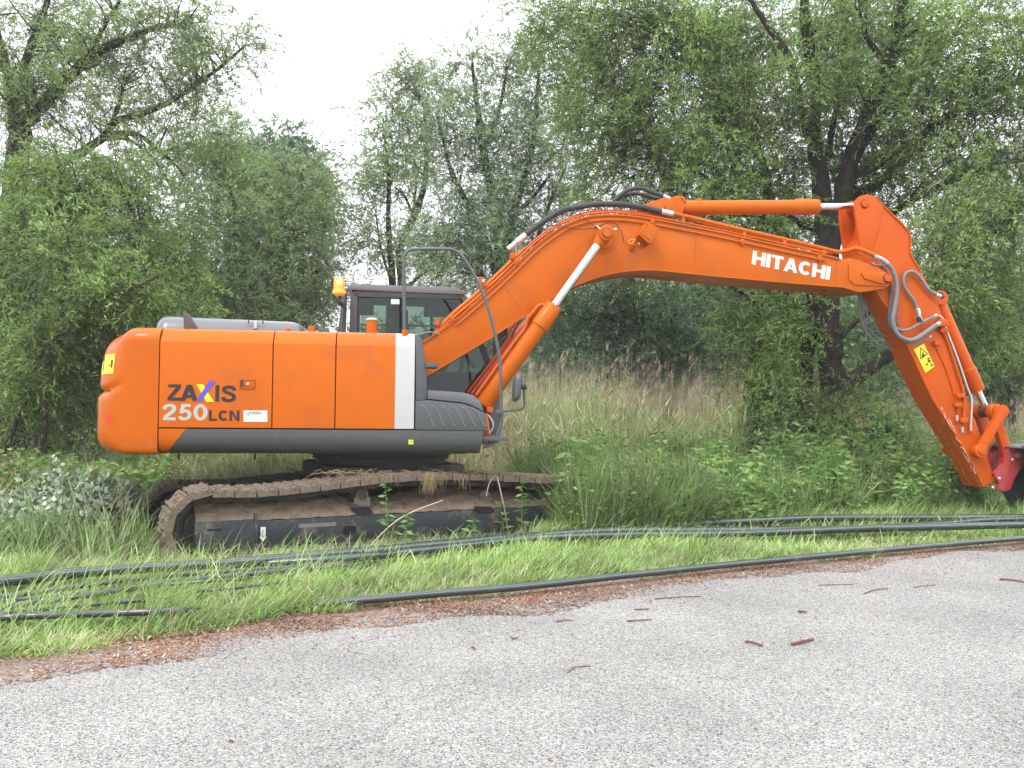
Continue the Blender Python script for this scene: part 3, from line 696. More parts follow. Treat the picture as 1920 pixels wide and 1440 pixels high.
# warning sticker on the arm
sa, sb, sc_, sd_ = ML(1713, 655, ya0), ML(1732, 644, ya0), ML(1752, 687, ya0), ML(1735, 699, ya0)
bm = BM(); o = Vector((0, -.0045, 0)); film(bm, [sa+o, sb+o, sc_+o, sd_+o])
wl = build('warning_sticker', bm, YELL, arm, 0)
def S(u, v, d=.006): return sa.lerp(sb, u).lerp(sd_.lerp(sc_, u), v)+Vector((0, -d, 0))
bm = BM()
def line2(bm, a, b, w, f):
    A_, B_ = Vector(a), Vector(b); t = (B_-A_).normalized(); n = Vector((-t.y, t.x))*w/2
    film(bm, [f(*(A_+n)), f(*(B_+n)), f(*(B_-n)), f(*(A_-n))])
for a, b in (((.15, .45), (.55, .08)), ((.55, .08), (.9, .42)), ((.9, .42), (.15, .45))): line2(bm, a, b, .045, S)
for a, b in (((.5, .27), (.6, .36)), ((.35, .38), (.6, .38)), ((.68, .6), (.82, .88)), ((.72, .58), (.9, .62)), ((.6, .7), (.92, .7)), ((.8, .88), (.72, .96)), ((.84, .86), (.9, .96)), ((.35, .76), (.55, .76))): line2(bm, a, b, .07, S)
for a, b in (((.1, .68), (.1, .9)), ((.1, .9), (.3, .9)), ((.3, .7), (.3, .9))): line2(bm, a, b, .02, S)
build('warning_symbol', bm, BLK, wl, 0)

# bucket cylinder and linkage
def Q(px, py, y=0): return ML(px, py, y)
kcy, A, B, Cc, ax = ram('bucket_cylinder', (1757, 560), (1832, 731), (1858, 788), .085, .045, 0, ORANGE2, ex)
bm = BM(); rod(bm, A+Vector((0, -.1, 0)), A+Vector((0, .1, 0)), .10, 24); build('cylinder_eye', bm, ORANGE2, kcy)
P1 = Q(1876, 771, -.27); P2 = Q(1834, 846, -.27); P3 = Q(1904, 852, -.27)
bm = BM(); rod(bm, P1+Vector((0, -.05, 0)), P1+Vector((0, .60, 0)), .062, 24, .01); rod(bm, P1+Vector((0, .06, 0)), P1+Vector((0, .16, 0)), .1, 24, .01); rod(bm, P1+Vector((0, .36, 0)), P1+Vector((0, .48, 0)), .1, 24, .01); build('linkage_pin', bm, ORANGE2, ex)
bm = BM(); rod(bm, P1+Vector((0, .17, 0)), P1+Vector((0, .35, 0)), .085, 20, .01); build('grease_collar', bm, GREASE_SHADE, ex)
def linkbar(name, a, b, y, th, w, r, m):
    bm = BM(); a = Vector((a.x, 0, a.z)); b = Vector((b.x, 0, b.z)); t = (b-a).normalized(); n = Vector((-t.z, 0, t.x))
    pts = []
    for k in range(9):
        an = math.pi/2+k*math.pi/8; p = a+(t*math.cos(an)+n*math.sin(an))*r; pts.append((p.x, p.z))
    pts.append(((a+t*r*1.2-n*w/2).x, (a+t*r*1.2-n*w/2).z)); pts.append(((b-t*r*1.2-n*w/2).x, (b-t*r*1.2-n*w/2).z))
    for k in range(9):
        an = -math.pi/2+k*math.pi/8; p = b+(t*math.cos(an)+n*math.sin(an))*r; pts.append((p.x, p.z))
    pts.append(((b-t*r*1.2+n*w/2).x, (b-t*r*1.2+n*w/2).z)); pts.append(((a+t*r*1.2+n*w/2).x, (a+t*r*1.2+n*w/2).z))
    prism(bm, pts, y, y+th, .008); return build(name, bm, m, ex)
linkbar('side_link', P1, P2, -.33, .07, .115, .085, ORANGE2); linkbar('side_link', P1, P2, .28, .07, .115, .085, ORANGE2)
linkbar('bucket_link', P1+Vector((-.02, 0, -.02)), P3+Vector((-.04, 0, .02)), -.20, .1, .12, .08, ORANGE2); linkbar('bucket_link', P1, P3, .12, .1, .12, .08, ORANGE2)
bm = BM(); rod(bm, P2+Vector((0, -.09, 0)), P2+Vector((0, .72, 0)), .045, 24); rod(bm, P2+Vector((0, -.07, 0)), P2+Vector((0, .03, 0)), .09, 28, .01); build('arm_link_pin', bm, ORANGE2, ex)
# hoses coiled inside the linkage
pipe('hose_loop', [(1850, 868), (1851, 850), (1858, 836), (1868, 830), (1872, 836), (1868, 850), (1864, 868), (1868, 880)], -.05, .013, mat('dusty_hose', (.12, .11, .09), .7, .3, 8), ex)
# quick coupler
bm = BM()
cp = Pp([(1872, 908), (1862, 888), (1880, 868), (1884, 848), (1892, 839), (1905, 838), (1918, 850), (1921, 862), (1910, 882), (1900, 898), (1893, 918), (1880, 922), (1868, 916)], -.25)
prism(bm, cp, -.27, -.21, .01); prism(bm, cp, .21, .27, .01)
cp2 = Pp([(1878, 905), (1885, 870), (1895, 848), (1912, 856), (1900, 885), (1890, 910)], -.25); prism(bm, cp2, -.2, .2, .01)
cpl = build('quick_coupler', bm, REDP, ex); tag(cpl, 'red quick coupler')
bm = BM(); q = Q(1906, 853, -.27); rod(bm, q+Vector((0, -.06, 0)), q+Vector((0, .6, 0)), .035, 20); build('coupler_pin', bm, mat('brown_steel', (.35, .27, .22), .4, .2, 8, metal=.5), cpl)
bm = BM()
for p in ((1897, 862), (1872, 897), (1860, 914)): q = Q(p[0], p[1], -.27); rod(bm, q+Vector((0, -.03, 0)), q, .02, 6, .004)
build('coupler_bolt', bm, STEEL, cpl)
# bucket, curled and resting on the ground; most of it lies right of the frame
bm = BM()
bo = Q(1893, 838, -.6)
prof = [(0.08, 0), (.5, .02), (.95, -.05), (1.2, -.3), (1.28, -.62), (1.15, -.86), (.95, -.93), (.7, -.84)]
prof = [(q_.x, q_.y) for q_ in smooth_pts([Vector((a, b, 0)) for a, b in prof], 4)]
z_top = bo.z; zmin = min(b for a, b in prof); sc = (z_top+.02)/abs(zmin)
out = [(bo.x+.16+a, z_top+b*sc) for a, b in prof]
inn = [(x+(-.025 if x > bo.x+.6 else .0), z+(.025 if z < z_top-.5 else -.025)) for x, z in out]
n = len(out); A_ = [bm.verts.new((x, -.55, z)) for x, z in out]; B_ = [bm.verts.new((x, .4, z)) for x, z in out]
for i in range(n-1): bm.faces.new((A_[i], A_[i+1], B_[i+1], B_[i]))
bucket = build('bucket', bm, BUCK, ex, 50)
md = bucket.modifiers.new('s', 'SOLIDIFY'); md.thickness = .03
bm = BM()
for y in (-.57, .4): prism(bm, out, y, y+.025, .004)
tube(bm, [Vector((out[0][0]-.02, -.56, z_top)), Vector((out[0][0]+.9, -.56, z_top-.02))], .022, 6)
build('bucket_side_plate', bm, BUCK, bucket)
bm = BM()
for y in (-.5, -.28, -.06, .16, .32): prism(bm, [(out[-1][0]-.02, out[-1][1]-.04), (out[-1][0]+.06, out[-1][1]+.06), (out[-1][0]-.16, out[-1][1]+.12)], y, y+.08, .006)
build('bucket_teeth', bm, BUCK, bucket)

# arm hoses
yh = ya0-.10
def spiral(name, px, y, r, m, parent):
    bm = BM(); ys = y if isinstance(y, (list, tuple)) else [y]*len(px)
    P = smooth_pts([ML(a, b, yy) for (a, b), yy in zip(px, ys)], 30)
    # resample evenly and ripple the radius
    Ls = [0]
    for i in range(1, len(P)): Ls.append(Ls[-1]+(P[i]-P[i-1]).length)
    n = int(Ls[-1]/.008); pts = []
    for k in range(n+1):
        s = Ls[-1]*k/n; i = max(1, min(len(P)-1, next((j for j, v in enumerate(Ls) if v >= s), len(P)-1)))
        u = (s-Ls[i-1])/max(1e-6, Ls[i]-Ls[i-1]); pts.append(P[i-1].lerp(P[i], u))
    tube(bm, pts, [r*(1 if (k//2) % 2 else .86) for k in range(n+1)], 12); return build(name, bm, m, parent, 40)
hs = [(1664, 494), (1674, 508), (1681, 530), (1681, 555), (1677, 580), (1674, 600), (1679, 620), (1690, 633), (1704, 638)]
spiral('spiral_hose', hs, yh-.02, .031, HOSEG, arm)
pipe('steel_elbow', [(1636, 480), (1648, 484), (1660, 491), (1666, 498)], yh, .033, mat('galvanised', (.45, .47, .48), .35, .15, 10, metal=.6), arm, 12)
pipe('arm_hose', [(1702, 638), (1716, 636), (1735, 624), (1755, 609)], yh-.02, .033, HOSEG, arm, 12)
spiral('spiral_hose', [(1652, 500), (1664, 516), (1671, 545), (1669, 575), (1668, 605), (1676, 622), (1690, 634)], yh+.06, .024, mat('dark_spiral', (.09, .09, .095), .45, .2, 12), arm)
pipe('arm_hose', [(1676, 612), (1690, 619), (1706, 617), (1722, 608), (1736, 601), (1752, 592)], yh, .018, HOSEG, arm, 10)
pipe('arm_hose', [(1696, 640), (1712, 645), (1728, 640), (1743, 632)], yh, .011, HOSEG, arm, 8)
pipe('arm_hose', [(1681, 560), (1684, 590), (1684, 610), (1692, 628)], yh+.04, .008, HOSEG, arm, 6)
pipe('arm_hose', [(1632, 492), (1641, 497), (1656, 496), (1666, 503)], yh, .010, HOSEG, arm, 8)
pipe('arm_hose', [(1720, 580), (1714, 564), (1702, 548), (1694, 532), (1696, 516), (1706, 509), (1718, 513), (1730, 527), (1740, 542), (1756, 553)], ya0-.05, .022, HOSEG, arm, 10)
bm = BM()
for a, b, r in (((1720, 578), (1723, 590), .03), ((1756, 553), (1764, 556), .03), ((1722, 590), (1727, 601), .026), ((1730, 604), (1742, 597), .022), ((1747, 596), (1757, 590), .022), ((1755, 609), (1762, 606), .036), ((1632, 492), (1640, 496), .014), ((1740, 633), (1746, 630), .014)):
    rod(bm, ML(*a, ya0-.08), ML(*b, ya0-.08), r, 12, .005)
build('hose_fitting', bm, STEEL, arm)
bm = BM(); rod(bm, ML(1721, 594, ya0-.09), ML(1727, 606, ya0-.09), .03, 10); rod(bm, ML(1762, 548, ya0-.02), ML(1768, 559, ya0-.02), .03, 10); build('valve', bm, RUBBER, arm)
bm = BM(); box(bm, *(lambda q: (q.x-.06, q.x+.06))(ML(1762, 606, ya0)), ya0-.1, ya0, *(lambda q: (q.z-.05, q.z+.05))(ML(1762, 606, ya0)), .01)
q = ML(1768, 620, ya0); box(bm, q.x-.07, q.x+.05, ya0-.06, ya0, q.z-.03, q.z+.03, .01)
q = ML(1752, 644, ya0); box(bm, q.x-.03, q.x+.06, ya0-.06, ya0, q.z-.03, q.z+.03, .01)
for p in ((1796, 742), (1792, 759), (1803, 788)): q = ML(*p, ya0); box(bm, q.x-.05, q.x+.06, ya0-.06, ya0, q.z-.03, q.z+.03, .01)
build('pipe_clamp', bm, ORANGE2, arm)
pipe('hydraulic_pipe', [(1759, 592), (1768, 598), (1775, 620), (1795, 672), (1814, 728), (1822, 752), (1820, 798)], ya0-.03, .015, STEEL, arm)
pipe('hydraulic_pipe', [(1765, 612), (1780, 650), (1804, 725), (1808, 750), (1806, 795)], ya0-.02, .02, ORANGE2, arm)
pipe('hydraulic_pipe', [(1750, 640), (1775, 695), (1793, 757), (1795, 783)], ya0-.012, .008, ORANGE2, arm)
bm = BM()
for p in ((1794, 784), (1804, 806), (1820, 803)): rod(bm, ML(p[0], p[1]-5, ya0-.03), ML(p[0], p[1]+5, ya0-.03), .02, 6, .003)
build('pipe_end', bm, STEEL, arm)
bm = BM(); 
for p in ((1795, 791), (1820, 811)): rod(bm, ML(p[0], p[1]-2, ya0-.03), ML(p[0], p[1]+3, ya0-.03), .018, 8)
build('plastic_plug', bm, REDP, arm)
for i, off in enumerate((0, 6, 14)):
    pipe('hanging_hose', [(1610+off*.9, 552), (1613+off*.9, 585), (1618+off, 610), (1632+off*.8, 632-off*1.2), (1650, 648-off*1.6), (1672, 655-off*1.5), (1688, 654-off*1.4)], .12, .016-.001*i, HOSEG, arm, 8)

# ---------------- lettering and stickers on the body
def SP(px, py, d=.0): q = ML(px, py, YS); return Vector((q.x, YS-d, q.z))
X1, Z1 = Vector((1, 0, 0)), Vector((0, 0, 1))
def txt(name, s, px0, px1, pyb, pyt, m, bold, parent=d1):
    a = SP(px0, pyb); b = SP(px1, pyb); t = SP(px0, pyt); return word_part(name, s, a, X1, Z1, b.x-a.x, t.z-a.z, m, parent, .07, .003)
txt('model_lettering', 'Z', 314, 340, 751, 720.5, BLK, .05); txt('model_lettering', 'A', 338, 371, 752, 721, BLK, .05)
txt('model_lettering', 'I', 403.5, 411, 753, 722, BLK, .05); txt('model_lettering', 'S', 414.5, 443, 754, 722.5, BLK, .05)
bm = BM(); d = .0035
film(bm, [SP(368.5, 720.5, d), SP(381, 721, d), SP(401, 753.5, d), SP(387, 753, d)]); build('model_lettering', bm, YELL, d1, 0)
bm = BM(); d = .005
film(bm, [SP(367, 752, d), SP(393, 714, d), SP(405, 714, d), SP(378, 752, d)]); build('model_lettering', bm, BLUE, d1, 0)
txt('model_lettering', '250', 304.5, 389, 788, 757, LGREY, .05); txt('model_lettering', 'LCN', 391.5, 449, 789, 769, BLK, .05)
bm = BM(); d = .003
film(bm, [SP(456.5, 791, d), SP(501.5, 791, d), SP(501.5, 769.5, d), SP(456.5, 769.5, d)]); ws = build('dealer_sticker', bm, WHT, d1, 0)
a = SP(467, 776.5); text_part('dealer_lettering', 'KIESEL', a, X1, Z1, SP(491, 776).x-a.x, SP(467, 772).z-a.z, mat('mauve_ink', (.28, .12, .14), .5, .02, 4), ws, .02, .005)
bm = BM(); 
for k in range(5):
    film(bm, [SP(461+k*.7, 774+k*1.1-.6, .0045), SP(462+k*.9, 775+k*1.0, .0045), SP(463.4+k*1.1, 775.2+k*.7, .0045), SP(462+k*.8, 774+k*.8, .0045)])
build('dealer_swoosh', bm, mat('teal_ink', (.05, .2, .22), .5, .02, 4), ws, 0)
bm = BM(); d = .0085; ysx = 771
film(bm, [SP(766, 833, d), SP(775, 833, d), SP(775, 824.5, d), SP(766, 824.5, d)]); sk = build('small_yellow_sticker', bm, YELL, ex, 0)
bm = BM(); d = .0095
film(bm, [SP(767.5, 828.5, d), SP(770, 826, d), SP(770.5, 828.5, d)]); film(bm, [SP(770.5, 828.5, d), SP(773.5, 828.5, d), SP(771, 831, d)]); film(bm, [SP(771.5, 825.5, d), SP(773.5, 825.5, d), SP(773, 828, d)]); build('sticker_mark', bm, BLK, sk, 0)
# stickers that follow the counterweight: project onto its mesh
from mathutils.bvhtree import BVHTree
def patch(name, quad, m, nu=6, nv=6, off=.004, parent=cw, target=cw):
    bv = BVHTree.FromPolygons([v.co.copy() for v in target.data.vertices], [list(p.vertices) for p in target.data.polygons])
    bm = BM(); g = []
    for j in range(nv+1):
        row = []
        for i in range(nu+1):
            u, v = i/nu, j/nv
            x = (quad[0][0]*(1-u)+quad[1][0]*u)*(1-v)+(quad[3][0]*(1-u)+quad[2][0]*u)*v
            y = (quad[0][1]*(1-u)+quad[1][1]*u)*(1-v)+(quad[3][1]*(1-u)+quad[2][1]*u)*v
            dd = (MRI @ ray(x, y)).normalized(); h = bv.ray_cast(CL, dd)
            if h[0] is None: row.append(None); continue
            nn = h[1] if h[1].dot(dd) < 0 else -h[1]
            row.append(bm.verts.new(h[0]+nn*off))
        g.append(row)
    for j in range(nv):
        for i in range(nu):
            q = (g[j][i], g[j][i+1], g[j+1][i+1], g[j+1][i])
            if None not in q: bm.faces.new(q)
    return build(name, bm, m, parent, 0)
ys_ = patch('yellow_warning_sticker', [(195, 666), (217, 663), (213, 700), (191, 702)], YELL)
patch('sticker_print', [(209.5, 675), (213, 675), (211, 690), (208.5, 690)], BLK, 2, 4, .007)
patch('sticker_print', [(196, 668), (197, 668), (195, 697), (194, 697)], BLK, 1, 4, .007)
patch('sticker_print', [(205, 684), (208, 683), (207.5, 686), (206, 687)], BLK, 1, 2, .007)
patch('red_reflector', [(203, 774), (212, 783), (202.5, 792), (195, 783)], REDST)
patch('white_sticker_edge', [(182, 674), (187, 672), (183, 700), (179, 702)], WHT)

# ================================================================ undercarriage
TM = TR.to_4x4()
FARDROP = -.14                       # the far side has settled deeper into the soft soil
def tpart(name, bm, m, parent=ex, smooth=30, dz=0):
    for v in bm.verts: v.co = TR @ v.co; v.co.z += dz
    return build(name, bm, m, parent, smooth)
HL = 2.62
def track_path():
    p = []
    cx, cz, r = -HL+.37, .30, .37
    for k in range(13): a = R(262-k*15); p.append((cx+r*math.cos(a), cz+r*math.sin(a)))
    p += [(-1.75, .652), (-1.2, .685), (-.5, .745), (.1, .760), (.7, .735), (1.2, .70), (1.7, .665)]
    cx, cz, r = HL-.37, .28, .36
    for k in range(13): a = R(86-k*14.5); p.append((cx+r*math.cos(a), cz+r*math.sin(a)))
    p += [(1.6, -.085), (.8, -.09), (0, -.09), (-.8, -.09), (-1.6, -.085)]
    return smooth_pts([Vector((x, 0, z)) for x, z in p], 4, True)
TP = track_path()
def resample(P, n):
    Ls = [0]; Q_ = P+[P[0]]
    for i in range(1, len(Q_)): Ls.append(Ls[-1]+(Q_[i]-Q_[i-1]).length)
    out = []; i = 1
    for k in range(n):
        s = Ls[-1]*k/n
        while Ls[i] < s: i += 1
        u = (s-Ls[i-1])/max(1e-9, Ls[i]-Ls[i-1]); out.append((Q_[i-1].lerp(Q_[i], u), (Q_[i]-Q_[i-1]).normalized()))
    return out, Ls[-1]/n
NS = 54
def track(side, yc, lab):
    st, pitch = resample(TP, NS)
    # chain (two strands of links) as the belt part, shoes as its sub-parts
    bm = BM()
    for (p, t) in st:
        n = Vector((-t.z, 0, t.x))                     # outward: path runs clockwise seen from -y -> check below
        if (p-Vector((0, 0, .35))).dot(n) < 0: n = -n
        F = Matrix(((t.x, 0, n.x, p.x), (0, 1, 0, 0), (t.z, 0, n.z, p.z), (0, 0, 0, 1)))
        for yy in (-.13, .13):
            box(bm, -pitch*.47, pitch*.47, yc+yy-.03, yc+yy+.03, -.125, -.03, .01, 0, F)
        q = F @ Vector((pitch*.5, 0, -.08)); rod(bm, Vector((q.x, yc-.18, q.z)), Vector((q.x, yc+.18, q.z)), .03, 8)
    belt = tpart('crawler_track', bm, DARKST, ex, 30, FARDROP*side)
    rs = random.Random(3+side)
    protos = []
    for v in range(3):
        bm = BM(); L2 = pitch*.485
        # plate profile with three grousers and overlapping lips
        pr = [(-L2*.97, -.058), (-L2, -.008), (-L2*.86, .014), (-L2*.70, .015), (-L2*.60, .003), (-L2*.12, .002), (-L2*.05, .012), (L2*.08, .013), (L2*.14, .003), (L2*.62, .002), (L2*.72, .015), (L2*.88, .014), (L2*.98, -.012), (L2*.97, -.058)]
        ny = 7; rows = []
        for j in range(ny):
            y = -.3+.6*j/(ny-1); row = []
            for (x, z) in pr:
                jit = rs.uniform(-.007, .010) if z > -.02 else rs.uniform(-.008, .008)
                ch = .03 if j in (0, ny-1) and z > -.02 else 0
                row.append(bm.verts.new((x*(1-ch), y, z+jit)))
            rows.append(row)
        for j in range(ny-1):
            for i in range(len(pr)): bm.faces.new((rows[j][i], rows[j][(i+1) % len(pr)], rows[j+1][(i+1) % len(pr)], rows[j+1][i]))
        bm.faces.new(rows[0][::-1]); bm.faces.new(rows[-1])
        # clods stuck to the plate
        for k in range(7):
            x, y = rs.uniform(-L2*.8, L2*.8), rs.uniform(-.28, .28); s = rs.uniform(.015, .035)
            r = bmesh.ops.create_icosphere(bm, subdivisions=1, radius=s)
            for vv in r['verts']: vv.co = Vector((vv.co.x*1.6+x, vv.co.y*1.6+y, vv.co.z*.45+.008+rs.uniform(-.004, .004)))
        bmesh.ops.recalc_face_normals(bm, faces=bm.faces)
        me = bpy.data.meshes.new('track_shoe'); bm.to_mesh(me); bm.free(); me.materials.append(MUDS if v < 2 else MUD); me.shade_smooth(); me.set_sharp_from_angle(angle=R(35)); protos.append(me)
    for k, (p, t) in enumerate(st):
        n = Vector((-t.z, 0, t.x))
        if (p-Vector((0, 0, .35))).dot(n) < 0: n = -n
        if p.z < -.05 and -1.9 < p.x < 2.3: pass
        o = bpy.data.objects.new('track_shoe', protos[rs.choice((0, 0, 1, 2))]); COL.objects.link(o); o.parent = belt
        s_ = t.cross(n)
        o.matrix_local = TM @ Matrix(((t.x, 0, n.x, p.x), (0, 1, 0, yc), (t.z, 0, n.z, p.z+FARDROP*side), (0, 0, 0, 1)))
    return belt
YT = 1.195
trk_n = track(0, -YT, 'near'); tag(trk_n, 'near crawler track coated in dried mud')
trk_f = track(1, YT, 'far'); tag(trk_f, 'far crawler track mostly in shadow')
# track frames
for s in (-1, 1):
    yo = s*(YT+.27); yi = s*(YT-.16)
    ym_ = s*(YT+.10)
    yy = -(YT+.27)
    fr = [TL(365, 1040, yy), TL(365, 972, yy), TL(478, 971, yy), TL(480, 975, yy), TL(640, 976, yy), TL(1030, 975, yy)]
    ztop = .37; zbot = .03
    bm = BM()
    xs0, xs1 = TL(365, 1000, yy).x, HL-.62; xm = TL(480, 1000, yy).x
    box(bm, xs0, xm, min(yo, yo-s*.05), max(yo, yo-s*.05), zbot-.02, ztop+.0, .012)
    box(bm, xm, xs1, min(yo-s*.025, yi), max(yo-s*.025, yi), zbot+.06, ztop-.015, .02)
    box(bm, xm, xs1, min(yo-s*.0, yi), max(yo-s*.0, yi), zbot-.03, zbot+.055, .01)
    box(bm, xs0+.03, xm, min(yo-s*.05, yi), max(yo-s*.05, yi), zbot, ztop-.02, .02)
    box(bm, xm-.015, xm+.02, min(yo+s*.01, yi), max(yo+s*.01, yi), zbot-.02, ztop+.05, .006)   # stiffener
    f = tpart('track_frame', bm, BLACKS, ex, 30, FARDROP*(s > 0))
    # sloped ledge with soil on it
    bm = BM(); rs = random.Random(8+s); nx, ny = 110, 14; g = []
    for i in range(nx+1):
        x = xs0+.01+(xs1-xs0-.02)*i/nx; row = []
        for j in range(ny+1):
            v = j/ny; y = yo-s*(.02+.42*v); 
            z = ztop-.012+v**.7*.17*(1.55+(-.5+.25*math.sin(x*3.1))*min(1, max(0, (x-xm-.6)/.5)))
            z += min(1, .25+v*3)*(.014*math.sin(x*23+j)*math.sin(j*2.1+x*7)+.012*math.sin(x*9.3+j*.9)*math.sin(x*41+j*1.7)+rs.uniform(-.009, .014)); z += .03*max(0, math.sin(x*2.9+1))*v
            row.append(bm.verts.new((x, y, z)))
        g.append(row)
    for i in range(nx):
        for j in range(ny): bm.faces.new((g[i][j], g[i+1][j], g[i+1][j+1], g[i][j+1]))
    tpart('mud_layer', bm, MUD, ex, 60, FARDROP*(s > 0))
    # core behind the ledge
    bm = BM(); box(bm, xs0+.2, xs1, min(yi+s*.01, yi-s*.15), max(yi+s*.01, yi-s*.15), .05, .5, .02); tpart('frame_core', bm, DARKST)
    # carrier rollers
    for px, py in ((678, 928), (908, 931)):
        c = TL(px, py, -(YT+.05)); 
        bm = BM(); rod(bm, Vector((c.x, s*(YT+.08), c.z)), Vector((c.x, s*(YT-.2), c.z)), .068, 28, .008)
        box(bm, c.x-.09, c.x+.09, s*YT-.08, s*YT-.02, .38, c.z-.02, .01) if s < 0 else box(bm, c.x-.09, c.x+.09, s*YT+.02, s*YT+.08, .38, c.z-.02, .01)
        ro = tpart('carrier_roller', bm, mat('dusty_roller', (.22, .19, .15), .8, .3, 14, bump=.003), ex)
        bm = BM(); lathe(bm, Vector((c.x, s*(YT+.08), c.z)), Vector((c.x, s*9, c.z)), [(0, .05), (.008, .05), (.008, .04), (.004, .035), (.012, .018)], 24); tpart('roller_cap', bm, MUD, ro)
    # sprocket and idler
    for (cx, cz) in ((-HL+.37, .30), (HL-.37, .28)):
        bm = BM(); pts = []
        for k in range(21*4):
            a = 2*math.pi*k/84; r = .25+(.03 if k % 4 in (1, 2) else 0); pts.append((cx+r*math.cos(a), cz+r*math.sin(a)))
        prism(bm, pts, s*YT-.035, s*YT+.035, .004)
        lathe(bm, Vector((cx, s*(YT+.08), cz)), Vector((cx, 0, cz)), [(0, .12), (.02, .19), (.06, .2), (.065, .23), (.2, .23)], 32); tpart('sprocket', bm, DARKST, ex, 30, FARDROP*(s > 0))
    # bottom rollers
    bm = BM()
    for k in range(8): x = xs0+.45+k*.46; rod(bm, Vector((x, s*(YT+.2), .08)), Vector((x, s*(YT-.2), .08)), .1, 16)
    tpart('bottom_rollers', bm, DARKST)
yy = -(YT+.272)
def frame_hole(px0, px1, py0, py1, m=HOLE, name='frame_opening', y=yy, r=.02):
    a, b = TL(px0, py1, y), TL(px1, py0, y); bm = BM(); P = []
    for cx, cz, a0 in ((b.x-r, b.z-r, 0), (a.x+r, b.z-r, 90), (a.x+r, a.z+r, 180), (b.x-r, a.z+r, 270)):
        for k in range(4): an = R(a0+k*30); P.append((cx+r*math.cos(an), cz+r*math.sin(an)))
    prism(bm, P, y-.002, y+.02, 0); return tpart(name, bm, m)
frame_hole(388, 416, 991, 996, r=.008)
frame_hole(643, 668, 985, 1004, y=-(YT+.244))
frame_hole(560, 630, 979, 990, mat('grey_wear_plate', (.16, .15, .14), .6, .4, 14, bump=.004), 'wear_plate', -(YT+.246), .006)
for (a, b, c, d) in ((655, 698, 953, 964), (886, 926, 951, 963)):
    bm = BM()
    def on_ledge(px, py):
        best = None
        for k in range(200):
            y = -(YT+.27)+.002*k; v = (abs(y+(YT+.27))-.02)/.42
            if v < 0: continue
            q = TL(px, py, y); z = .37-.012+v**.7*.17*(1.05+.25*math.sin(q.x*3.1)); dlt = abs(q.z-z)
            if best is None or dlt < best[0]: best = (dlt, q)
        return best[1]+Vector((0, -.022, .012))
    vv = [bm.verts.new(on_ledge(px, py)) for px, py in ((a, c), (b-8, c), (b-2, (c+d)/2), (b, d), (a+10, d), (a+4, (c+d)/2))]
    bm.faces.new(vv); tpart('ledge_opening', bm, HOLE)
# white arrow sticker with hook
yA = -(YT+.262)
bm = BM(); fa = lambda px, py: TL(px, py, yA)
film(bm, [fa(488.5, 1007), fa(498, 1007), fa(498, 988), fa(488.5, 988)]); film(bm, [fa(486, 1006.5), fa(500, 1006.5), fa(493, 1015.5)])
ar_ = tpart('arrow_sticker', bm, WHT, ex, 0)
bm = BM(); P = [fa(494.5, 994), fa(491.5, 1000), fa(491.5, 1005), fa(494.5, 1007), fa(495.5, 1003)]
tube(bm, smooth_pts([p+Vector((0, -.004, 0)) for p in P], 3), .003, 5); tpart('hook_mark', bm, BLK, ar_)
# slewing ring and car body
bm = BM(); lathe(bm, (0, 0, zb+.0), (0, 0, -5), [(-.02, .86), (.0, .865), (.065, .865), (.07, .80), (.10, .80), (.105, .83), (.13, .83), (.135, .78), (.22, .78)], 64)
build('slewing_ring', bm, mat('black_slew_ring', (.03, .032, .03), .55, .2, 10, dirt=(.07, .06, .05), dscale=5), ex, 30)
bm = BM()
rs = random.Random(2)
for k in range(36):
    a = 2*math.pi*k/36; rod(bm, (.84*math.cos(a), .84*math.sin(a), zb-.065), (.84*math.cos(a), .84*math.sin(a), zb-.09), .015, 6, .002)
build('ring_bolts', bm, DARKST, ex)
bm = BM(); box(bm, -.8, .8, -.75, .75, .42, zb-.18, .05); box(bm, -1.5, -.9, -1.0, 1.0, .25, .55, .04); box(bm, .9, 1.5, -1.0, 1.0, .25, .55, .04); box(bm, -1.2, 1.2, -.6, .6, .4, .62, .04)
tpart('car_body', bm, DARKST)
# dried roots hanging off the near track
bm = BM(); rs = random.Random(4)
def hang(px, py, n, sp, ln, w):
    for k in range(n):
        a = TL(px+rs.uniform(-sp, sp), py+rs.uniform(-3, 2), -(YT+.31)); p = [a]
        for j in range(3): p.append(p[-1]+Vector((rs.uniform(-.03, .03), rs.uniform(-.01, .01), -ln*rs.uniform(.5, 1)/3)))
        tube(bm, p, [w, w*.9, w*.7, w*.3], 4)
hang(805, 888, 55, 11, .26, .0022); hang(840, 890, 12, 25, .2, .002); hang(868, 892, 8, 8, .2, .003); hang(720, 892, 6, 40, .15, .002)
for k in range(160):
    px = rs.uniform(600, 1160); a = TL(px, 888 if px < 900 else 888+(px-900)*.06, -(YT+.2)); p = [a, a+Vector((rs.uniform(-.08, .08), rs.uniform(-.05, .05), rs.uniform(.0, .05))), a+Vector((rs.uniform(-.16, .16), rs.uniform(-.1, .05), rs.uniform(-.05, .04)))]
    tube(bm, p, .0022, 4)
tpart('dry_roots', bm, mat('dry_roots', (.33, .24, .13), .9, .3, 8), ex, 0)


